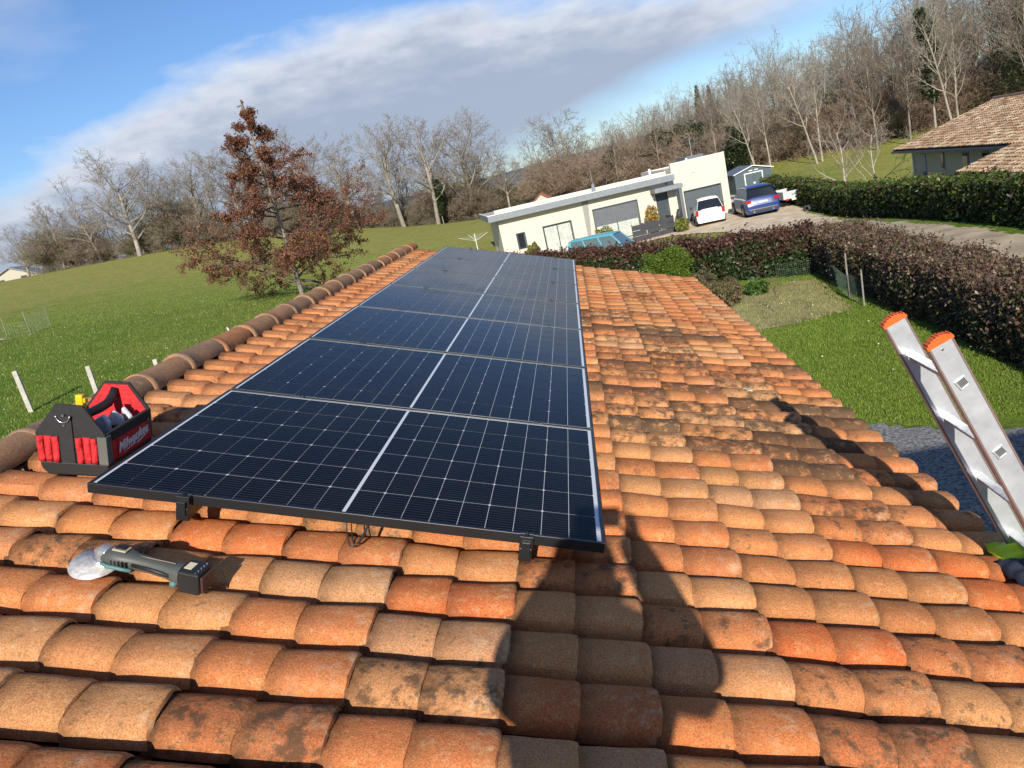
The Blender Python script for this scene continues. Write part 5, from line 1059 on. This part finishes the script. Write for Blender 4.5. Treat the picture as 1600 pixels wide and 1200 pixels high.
# ---------------------------------------------------------------- vehicles
def glossy(n, c, r_=.22): return mat(n, c, r_, var=.03, coat=.8)
TYRE = mat('tyre_rubber', (.018, .018, .018), .85); RIM = mat('alloy_rim', (.40, .41, .42), .35, metal=.7); LRED = mat('red_lamp_glass', (.38, .012, .012), .2, coat=.7); PLATE = mat('number_plate', (.62, .63, .60), .5); DKP = mat('dark_bumper', (.03, .03, .032), .6); CGL = mat('car_glass', (.015, .018, .02), .05, coat=.8); LGL = mat('headlamp_glass', (.55, .57, .6), .1, coat=.8)
def car(name, loc, rot, label, cat, paint, L_, W_, H_, belt, secs, roofs, wheelr=.32, wb=(.78, 3.25), tail=None, glassmat=None):
    """secs: (y, z of body top at that station); body from y=0 (rear) to L (front)"""
    root = empty(name, loc, rot, label, cat); gm = glassmat or CGL; rows = []
    for (y, zt, wf) in secs:
        w = W_ / 2 * wf; rows.append([(-w * .94, y, .20), (-w * 1.0, y, .36), (-w * 1.0, y, min(.62, zt - .12)), (-w * .975, y, zt - .07), (-w * .90, y, zt - .01), (-w * .5, y, zt + .02), (0, y, zt + .025), (w * .5, y, zt + .02), (w * .90, y, zt - .01), (w * .975, y, zt - .07), (w * 1.0, y, min(.62, zt - .12)), (w * 1.0, y, .36), (w * .94, y, .20)])
    m = MB(); m.grid(rows); m.add(rows[0], [tuple(range(12, -1, -1))]); m.add(rows[-1], [tuple(range(13))]); m.add([rows[0][0], rows[0][12], rows[-1][12], rows[-1][0]], [(0, 1, 2, 3)]); b = m.build('body', paint, root, True); b.data.set_sharp_from_angle(angle=R(32))
    # greenhouse: glass volume and a painted roof with pillars
    (rb, rt_, ft, fb) = roofs; w0 = W_ / 2 * .90; w1 = W_ / 2 * .70; zb = belt; zt = H_ - .05
    def P(y, z, s): t = (z - zb) / (zt - zb); w = w0 + (w1 - w0) * t; return (s * w, y, z)
    m = MB(); v = [P(rb, zb, -1), P(rb, zb, 1), P(fb, zb, 1), P(fb, zb, -1), P(rt_, zt, -1), P(rt_, zt, 1), P(ft, zt, 1), P(ft, zt, -1)]; m.add(v, [(0, 4, 5, 1), (1, 5, 6, 2), (2, 6, 7, 3), (3, 7, 4, 0)]); m.build('window_glass', gm, root)
    rr = []
    for (y, dz) in ((rt_ - .06, -.03), (rt_ + .05, .02), ((rt_ + ft) / 2, .055), (ft - .05, .03), (ft + .05, -.02)):
        rr.append([(-w1 * 1.04, y, zt - .01 + dz * .3), (-w1 * .96, y, zt + .035 + dz * .7), (-w1 * .5, y, zt + .05 + dz), (0, y, zt + .055 + dz), (w1 * .5, y, zt + .05 + dz), (w1 * .96, y, zt + .035 + dz * .7), (w1 * 1.04, y, zt - .01 + dz * .3)])
    o = MB().grid(rr).build('roof', paint, root, True); s_ = o.modifiers.new('s', 'SOLIDIFY'); s_.thickness = .03
    for s in (-1, 1):
        for (ya, yb, w_) in ((rb, rt_, .10), (fb, ft, .06), (rb + (fb - rb) * .36, rt_ + (ft - rt_) * .30, .05), (rb + (fb - rb) * .66, rt_ + (ft - rt_) * .66, .045)):
            a_, b_ = P(ya, zb - .02, s * 1.005), P(yb, zt, s * 1.005); q = MB(); q.add([(a_[0], a_[1] - w_, a_[2]), (a_[0], a_[1] + w_, a_[2]), (b_[0], b_[1] + w_ * .7, b_[2]), (b_[0], b_[1] - w_ * .7, b_[2]), (a_[0] * .97, a_[1] - w_, a_[2]), (a_[0] * .97, a_[1] + w_, a_[2]), (b_[0] * .97, b_[1] + w_ * .7, b_[2]), (b_[0] * .97, b_[1] - w_ * .7, b_[2])], [(0, 1, 2, 3), (7, 6, 5, 4), (0, 4, 5, 1), (1, 5, 6, 2), (2, 6, 7, 3), (3, 7, 4, 0)]); q.build('pillar', paint, root)
        mm = MB(); mm.box(min(s * W_ * .5, s * W_ * .59), max(s * W_ * .5, s * W_ * .59), fb - .55, fb - .38, belt - .02, belt + .12); mm.build('mirror', DKP if paint.name != 'paint_blue' else paint, root, bevel=.02)
        for y in wb:
            wh_ = MB(); wh_.disc((s * (W_ / 2 - .09), y, wheelr), wheelr, (1, 0, 0), .2, 20); w_o = wh_.build('wheel', TYRE, root); rm = MB(); rm.disc((s * (W_ / 2 + .012), y, wheelr), wheelr * .62, (1, 0, 0), .02, 14); rm.build('rim', RIM, w_o)
            ar = MB(); ar.tube([(s * (W_ / 2 + .004), y + (wheelr + .045) * math.cos(t), wheelr + (wheelr + .045) * math.sin(t)) for t in [math.pi * q / 10 for q in range(11)]], .022, 5); ar.build('wheel_arch', DKP, root)
        lm = MB()
        for (x0, x1, z0, z1) in tail: lm.box(min(s * x0, s * x1), max(s * x0, s * x1), -.02, .12, z0, z1)
        lm.build('tail_lamp', LRED, root, bevel=.01)
        hl = MB(); hl.box(min(s * W_ * .30, s * W_ * .46), max(s * W_ * .30, s * W_ * .46), L_ - .10, L_ - .02, .62, .76); hl.build('headlight', LGL, root, bevel=.02)
    return root
WP, BP_, VP = glossy('paint_white', (.80, .80, .80)), glossy('paint_blue', (.008, .035, .17), .3), glossy('paint_light_blue', (.10, .36, .44), .35)
cx, cy = 9.45, 44.25
wc = car('white_car', (cx, cy, h(cx, cy) + .03), (0, 0, R(-5)), 'small white hatchback parked before the garage, seen from behind', 'car', WP, 3.55, 1.66, 1.50, .92,
    [(0, .55, .93), (.05, .80, .97), (.12, .94, .98), (1.4, .96, 1), (2.6, .95, 1), (3.2, .86, .96), (3.48, .70, .88), (3.55, .5, .84)], (.10, .42, 2.05, 2.75), .29, (.58, 2.93), [(.66, .80, .62, .95)])
m = MB(); m.box(-.60, .60, -.035, .04, .30, .50); m.build('bumper', WP, wc, bevel=.03); m = MB(); m.box(-.26, .26, -.045, -.036, .66, .77); m.build('number_plate', PLATE, wc); m = MB(); m.tube([(.2, .12, 1.10), (-.35, .10, 1.03)], .012, 5); m.build('wiper', DKP, wc)
cx, cy = 12.15, 43.0
bc = car('blue_car', (cx, cy, h(cx, cy) + .03), (0, 0, R(-1)), 'glossy dark blue estate car parked beside the garage, rear towards the camera', 'car', BP_, 4.7, 1.90, 1.62, 1.03,
    [(0, .62, .93), (.05, .88, .97), (.14, 1.05, .98), (1.6, 1.06, 1), (3.3, 1.02, 1), (4.2, .93, .96), (4.6, .78, .88), (4.7, .55, .84)], (.12, .62, 2.75, 3.65), .36, (.92, 3.8), [(.62, .92, .80, .97)])
m = MB(); m.box(-.80, .80, -.04, .04, .26, .42); m.build('bumper', DKP, bc, bevel=.03); m = MB(); m.box(-.78, .78, -.05, -.03, .425, .455); m.build('chrome_strip', STEEL, bc); m = MB(); m.box(-.26, .26, -.045, -.03, .74, .85); m.build('number_plate', PLATE, bc); m = MB(); m.box(-.66, .66, .50, .68, 1.585, 1.62); m.build('spoiler', BP_, bc, bevel=.01)
for s in (-1, 1): m = MB(); m.tube([(s * .52, -.05, .3), (s * .52, .1, .3)], .045, 10); m.build('exhaust', STEEL, bc)
cx, cy = 2.45, 35.6
VZ = h(cx, cy)
vn = car('light_blue_van', (1.35, 36.6, -4.62), (0, 0, R(-113)), 'light blue compact van behind the hedge, only its roof and windows showing', 'van', VP, 3.95, 1.66, 1.82, 1.05,
    [(0, .6, .96), (.04, .95, .99), (.08, 1.08, 1), (1.4, 1.09, 1), (2.7, 1.08, 1), (3.5, .98, .95), (3.88, .78, .88), (3.95, .5, .84)], (.06, .16, 2.35, 3.0), .31, (.65, 3.2), [(.70, .80, .70, 1.0)], glassmat=mat('van_glass', (.10, .14, .14), .08, coat=.8))
# trailer
tl = empty('trailer', (13.62, 44.3, h(13.8, 44.6) + .03), (0, 0, R(8)), 'small pale grey box trailer parked by the hedge', 'trailer'); TM = mat('trailer_panel', (.50, .53, .52), .5, var=.08)
m = MB(); m.box(0, 1.42, 0, .04, .48, .92); m.build('tail_board', TM, tl, bevel=.01)
m = MB(); m.box(0, .04, .042, 2.2, .48, .92); m.box(1.38, 1.42, .042, 2.2, .48, .92); m.box(.042, 1.378, 2.16, 2.2, .48, .92); m.box(.042, 1.378, .042, 2.158, .48, .52); m.build('box_body', TM, tl)
for s in (-.13, 1.55): m = MB(); m.disc((s, 1.2, .28), .28, (1, 0, 0), .15, 18); m.build('wheel', TYRE, tl)
m = MB(); m.box(-.2, 1.62, .95, 1.45, .565, .60); m.build('mudguard', DKP, tl)
for x in (.10, 1.12): m = MB(); m.box(x, x + .22, -.03, -.002, .40, .50); m.build('tail_lamp', LRED, tl, bevel=.01)
m = MB(); m.box(.46, .96, -.03, -.002, .38, .48); m.build('number_plate', PLATE, tl); m = MB(); m.tube([(.71, 2.2, .5), (.71, 3.4, .45)], .04, 6); m.build('drawbar', STEEL, tl); m = MB(); m.box(.5, .9, -.006, -.001, .68, .74); m.build('marking', mat('grey_print', (.2, .22, .24), .6), tl)
for i, (x, y, s, lab, mt_) in enumerate(((14.2, 41.8, .22, 'dark crate on the gravel right of the trailer', PLN), (14.6, 42.1, .26, 'pale crate on the gravel at the foot of the far hedge', WHITE))):
    m = MB(); m.box(-s, s, -s * .7, s * .7, .22, .28); [m.box(sx * s - .03 * (sx > 0), sx * s + .03 * (sx < 0), -s * .7, s * .7, 0, .2199) for sx in (-1, 1)]; o = m.build('crate', mt_); o.location = (x, y, h(x, y) + .045); tag(o, lab, 'crate')
# garden shed
SHD = mat('shed_steel', (.075, .105, .12), .5, var=.06); sx_, sy_ = 13.75, 57.6
sh = empty('garden_shed', (sx_, sy_, h(sx_, sy_) - .25), (0, 0, R(10)), 'grey metal garden shed with white trimmed doors beside the white house', 'shed'); sh.scale = (.93, 1, .88)
for i in range(16):
    if 4 <= i <= 10: continue
    m = MB(); m.box(i * .19, i * .19 + .15, -.012, .0, .05, 1.9); m.build('cladding_rib', SHD, sh)
m = MB(); m.prism([(0, 0), (3.05, 0), (3.05, 1.9), (1.52, 2.35), (0, 1.9)], 'y', .0005, 2.6); m.build('shed_wall', SHD, sh)
m = MB(); m.prism([(-.12, 1.88), (1.52, 2.37), (1.52, 2.42), (-.12, 1.93)], 'y', -.12, 2.7); m.prism([(3.17, 1.88), (1.523, 2.37), (1.523, 2.42), (3.17, 1.93)][::-1], 'y', -.12, 2.7); m.build('roof', ANT, sh)
m = MB(); m.prism([(-.14, 1.86), (1.52, 2.35), (1.52, 2.42), (-.14, 1.93)], 'y', -.16, -.125); m.prism([(3.19, 1.86), (1.523, 2.35), (1.523, 2.42), (3.19, 1.93)][::-1], 'y', -.16, -.125); m.build('verge_trim', WHITE, sh)
for x in (.85, 1.54): m = MB(); m.box(x, x + .66, -.05, -.02, .1, 1.75); m.build('door', SHD, sh)
m = MB(); m.box(.76, .84, -.06, -.015, .05, 1.84); m.box(2.21, 2.29, -.06, -.015, .05, 1.84); m.box(.8405, 2.2095, -.06, -.015, 1.76, 1.84); m.build('door_trim', WHITE, sh)
m = MB(); m.disc((1.53, -.055, .95), .09, (0, 1, 0), .01, 12); m.build('lock_plate', WHITE, sh)
for x in (1.2, 1.65): m = MB(); m.box(x, x + .3, -.03, -.012, 1.96, 2.03); m.build('vent', WHITE, sh)
# rotary clothes dryer
dx_, dy_ = -5.3, 52.3; rd = empty('clothes_dryer', (dx_, dy_, h(dx_, dy_)), label='white rotary clothes dryer standing on the grass left of the white house', cat='clothes dryer')
m = MB(); m.tube([(0, 0, -.1), (0, 0, 1.5)], .03, 8); m.build('pole', WHITE, rd)
for q in range(4): a_ = q * math.pi / 2 + .5; m = MB(); m.tube([(0, 0, 1.0), (math.cos(a_) * 1.2, math.sin(a_) * 1.2, 1.45)], .013, 6); m.build('arm', WHITE, rd)
m = MB()
for rr_ in (.5, .8, 1.1):
    for q in range(4):
        a_, b_ = q * math.pi / 2 + .5, (q + 1) * math.pi / 2 + .5; z_ = 1.0 + .55 * rr_ / 1.5; m.tube([(math.cos(a_) * rr_, math.sin(a_) * rr_, z_), (math.cos(b_) * rr_, math.sin(b_) * rr_, z_)], .0025, 4)
m.build('line', WHITE, rd)
m = MB(); m.box(-.9, .9, -.3, .3, .0, .35); o = m.build('garden_bench', WHITE, bevel=.03); o.location = (-6.5, 49.5, h(-6.5, 49.5)); tag(o, 'low white garden chest at the far roof edge beside the dryer', 'chest')

# ---------------------------------------------------------------- beige neighbour house with two roof slopes
BG = mat('beige_render', (.46, .43, .35), .9, var=.06, scale=2); PALN = [(.36, .23, .14), (.44, .31, .19), (.28, .18, .11), (.50, .38, .25), (.38, .23, .13), (.52, .41, .28)]
nb = empty('beige_house', (22.1, 47.4, -6.2), label='single-storey beige house with a worn pinkish tiled gable roof', cat='house')
def nbv(m_): m_.T = Matrix.Translation((-22.1, -47.4, 6.2)); return m_
m = nbv(MB()); m.prism([(22.1, -6.3), (32.3, -6.3), (32.3, -2.62), (27.2, -1.12), (22.1, -2.62)], 'y', 35.3, 47.3); m.prism([(19.6, -6.3), (32.3, -6.3), (32.3, -2.62), (27.2, -1.12), (19.6, -3.42)], 'y', 24, 35.298); m.build('wall', BG, nb)
sl1 = math.hypot(5.9, 1.61); Dn = (-5.9 / sl1, 0, -1.61 / sl1)
m = nbv(MB()); m.prism([(21.25, -2.70), (27.2, -1.08), (33.2, -2.70), (33.2, -2.76), (27.2, -1.14), (21.25, -2.76)], 'y', 35.0, 48.0); m.prism([(18.7, -3.42), (27.2, -1.08), (33.2, -2.70), (33.2, -2.76), (27.2, -1.14), (18.7, -3.48)], 'y', 23.5, 34.998); nr = m.build('roof', DECK, nb)
o = far_tiles('roof_tiles', nr, (27.2 - 22.1, 35.0 - 47.4, -1.06 + 6.2), (0, 1, 0), Dn, 59, 19, .22, .325, 1, PALN)
sl2 = math.hypot(8.5, 2.34); Dn2 = (-8.5 / sl2, 0, -2.34 / sl2); o = far_tiles('roof_tiles', nr, (27.2 - 22.1, 23.5 - 47.4, -1.05 + 6.2), (0, 1, 0), Dn2, 52, 27, .22, .325, 2, PALN)
o = far_tiles('roof_tiles', nr, (27.25 - 22.1, 23.5 - 47.4, -1.06 + 6.2), (0, 1, 0), (6.0 / 6.21, 0, -1.62 / 6.21), 111, 19, .22, .325, 3, PALN)
m = nbv(MB()); m.tube([(27.2, 23.4, -1.0), (27.2, 48.1, -1.0)], .13, 8); m.build('ridge_cap', mat('ridge_brown', (.22, .13, .10), .9), nr)
m = nbv(MB()); m.box(21.15, 21.28, 35.2, 48.05, -2.86, -2.74); m.build('gutter', ANT, nr); m = nbv(MB()); m.tube([(22.02, 47.2, -2.8), (22.02, 47.2, -6.2)], .05, 8); m.build('downpipe', WHITE, nb)
m = nbv(MB()); m.box(22.04, 22.097, 45.62, 46.33, -5.9, -3.12); d_o = m.build('door', mat('pale_blue_grey', (.30, .34, .40), .5), nb); m = nbv(MB()); m.box(22.01, 22.0395, 45.66, 45.95, -4.3, -4.12); m.build('letter_flap', DKP, d_o)
for (y0, y1, z0, z1) in ((43.37, 43.68, -3.9, -3.06), (40.69, 41.33, -4.0, -3.10), (38.7, 39.34, -4.0, -3.10), (36.4, 37.0, -4.0, -3.1)):
    m = nbv(MB()); m.box(22.05, 22.097, y0, y1, z0, z1); w_o = m.build('window', LGR, nb); m = nbv(MB()); m.box(22.03, 22.0495, y0 + .06, y1 - .06, z0 + .06, z1 - .06); m.build('pane', GLS, w_o); m = nbv(MB()); m.box(21.95, 22.096, y0 - .05, y1 + .05, z0 - .08, z0 - .003); m.build('sill', HW, w_o)

# ---------------------------------------------------------------- far buildings and far hill
fb_ = empty('far_house', (-1.6, 90, h(-1.6, 90) - .3), label='far orange tiled roof glimpsed in the trees behind the white house', cat='house')
m = MB(); m.prism([(-2.6, 0), (2.6, 0), (2.6, .9), (0, 2.5), (-2.6, .9)], 'y', 0, 5); m.build('wall', BG, fb_); m = MB(); m.prism([(-2.9, .8), (0, 2.56), (0, 2.68), (-2.9, .92)], 'y', -.3, 5.3); m.prism([(2.9, .8), (0.003, 2.56), (0.003, 2.68), (2.9, .92)][::-1], 'y', -.3, 5.3); m.build('roof', mat('far_orange_roof', (.36, .14, .08), .9, var=.2), fb_)
fb_.scale = (.6, 1, .75)
def farm(name, x, y, z, w_, d_, H_, rh, lab, rc, rot=0):
    r_ = empty(name, (x, y, z), (0, 0, rot), lab, 'house'); m = MB(); m.prism([(0, -1.5), (w_, -1.5), (w_, H_), (w_ / 2, H_ + rh), (0, H_)], 'y', 0, d_); m.build('wall', BG, r_)
    m = MB(); m.prism([(-.4, H_ - .1), (w_ / 2, H_ + rh), (w_ / 2, H_ + rh + .15), (-.4, H_ + .05)], 'y', -.4, d_ + .4); m.prism([(w_ + .4, H_ - .1), (w_ / 2 + .003, H_ + rh), (w_ / 2 + .003, H_ + rh + .15), (w_ + .4, H_ + .05)][::-1], 'y', -.4, d_ + .4); m.build('roof', rc, r_)
    for q in range(2): m = MB(); m.box(w_ * (.25 + .4 * q), w_ * (.25 + .4 * q) + .9, -.04, -.003, .9, 2.0); wo = m.build('window', DKP, r_)
farm('far_house', -93.5, 117, 1.2, 8.5, 7, 1.6, 2.0, 'grey roofed house at the left end of the meadow', mat('grey_slate', (.24, .24, .25), .6, var=.15), R(20))
farm('hill_farmhouse', 52, 112, 2.0, 5, 6, 2.8, 1.6, 'grey farmhouse half hidden by trees on the hilltop', mat('grey_slate', (.24, .24, .25), .6), R(-20))
rg = np.random.default_rng(2); th_ = np.linspace(R(-75), R(75), 90); rows = []
for i, (rad, hh) in enumerate(((900, -8), (1100, 0), (1500, 14), (1900, 26), (2300, -10))):
    rows.append([(math.sin(t) * rad, math.cos(t) * rad, (hh * (.75 + .28 * math.sin(t * 5 + 1) + .16 * math.sin(t * 13)) if hh > 0 else hh)) for t in th_])
o = MB().grid(rows).build('hill', mat('haze_tinted_hillside', (.10, .12, .13), .95, var=.35, scale=.02), sm=True); tag(o, kind='structure')  # distance haze is put into the bluish base colour of the wooded hill
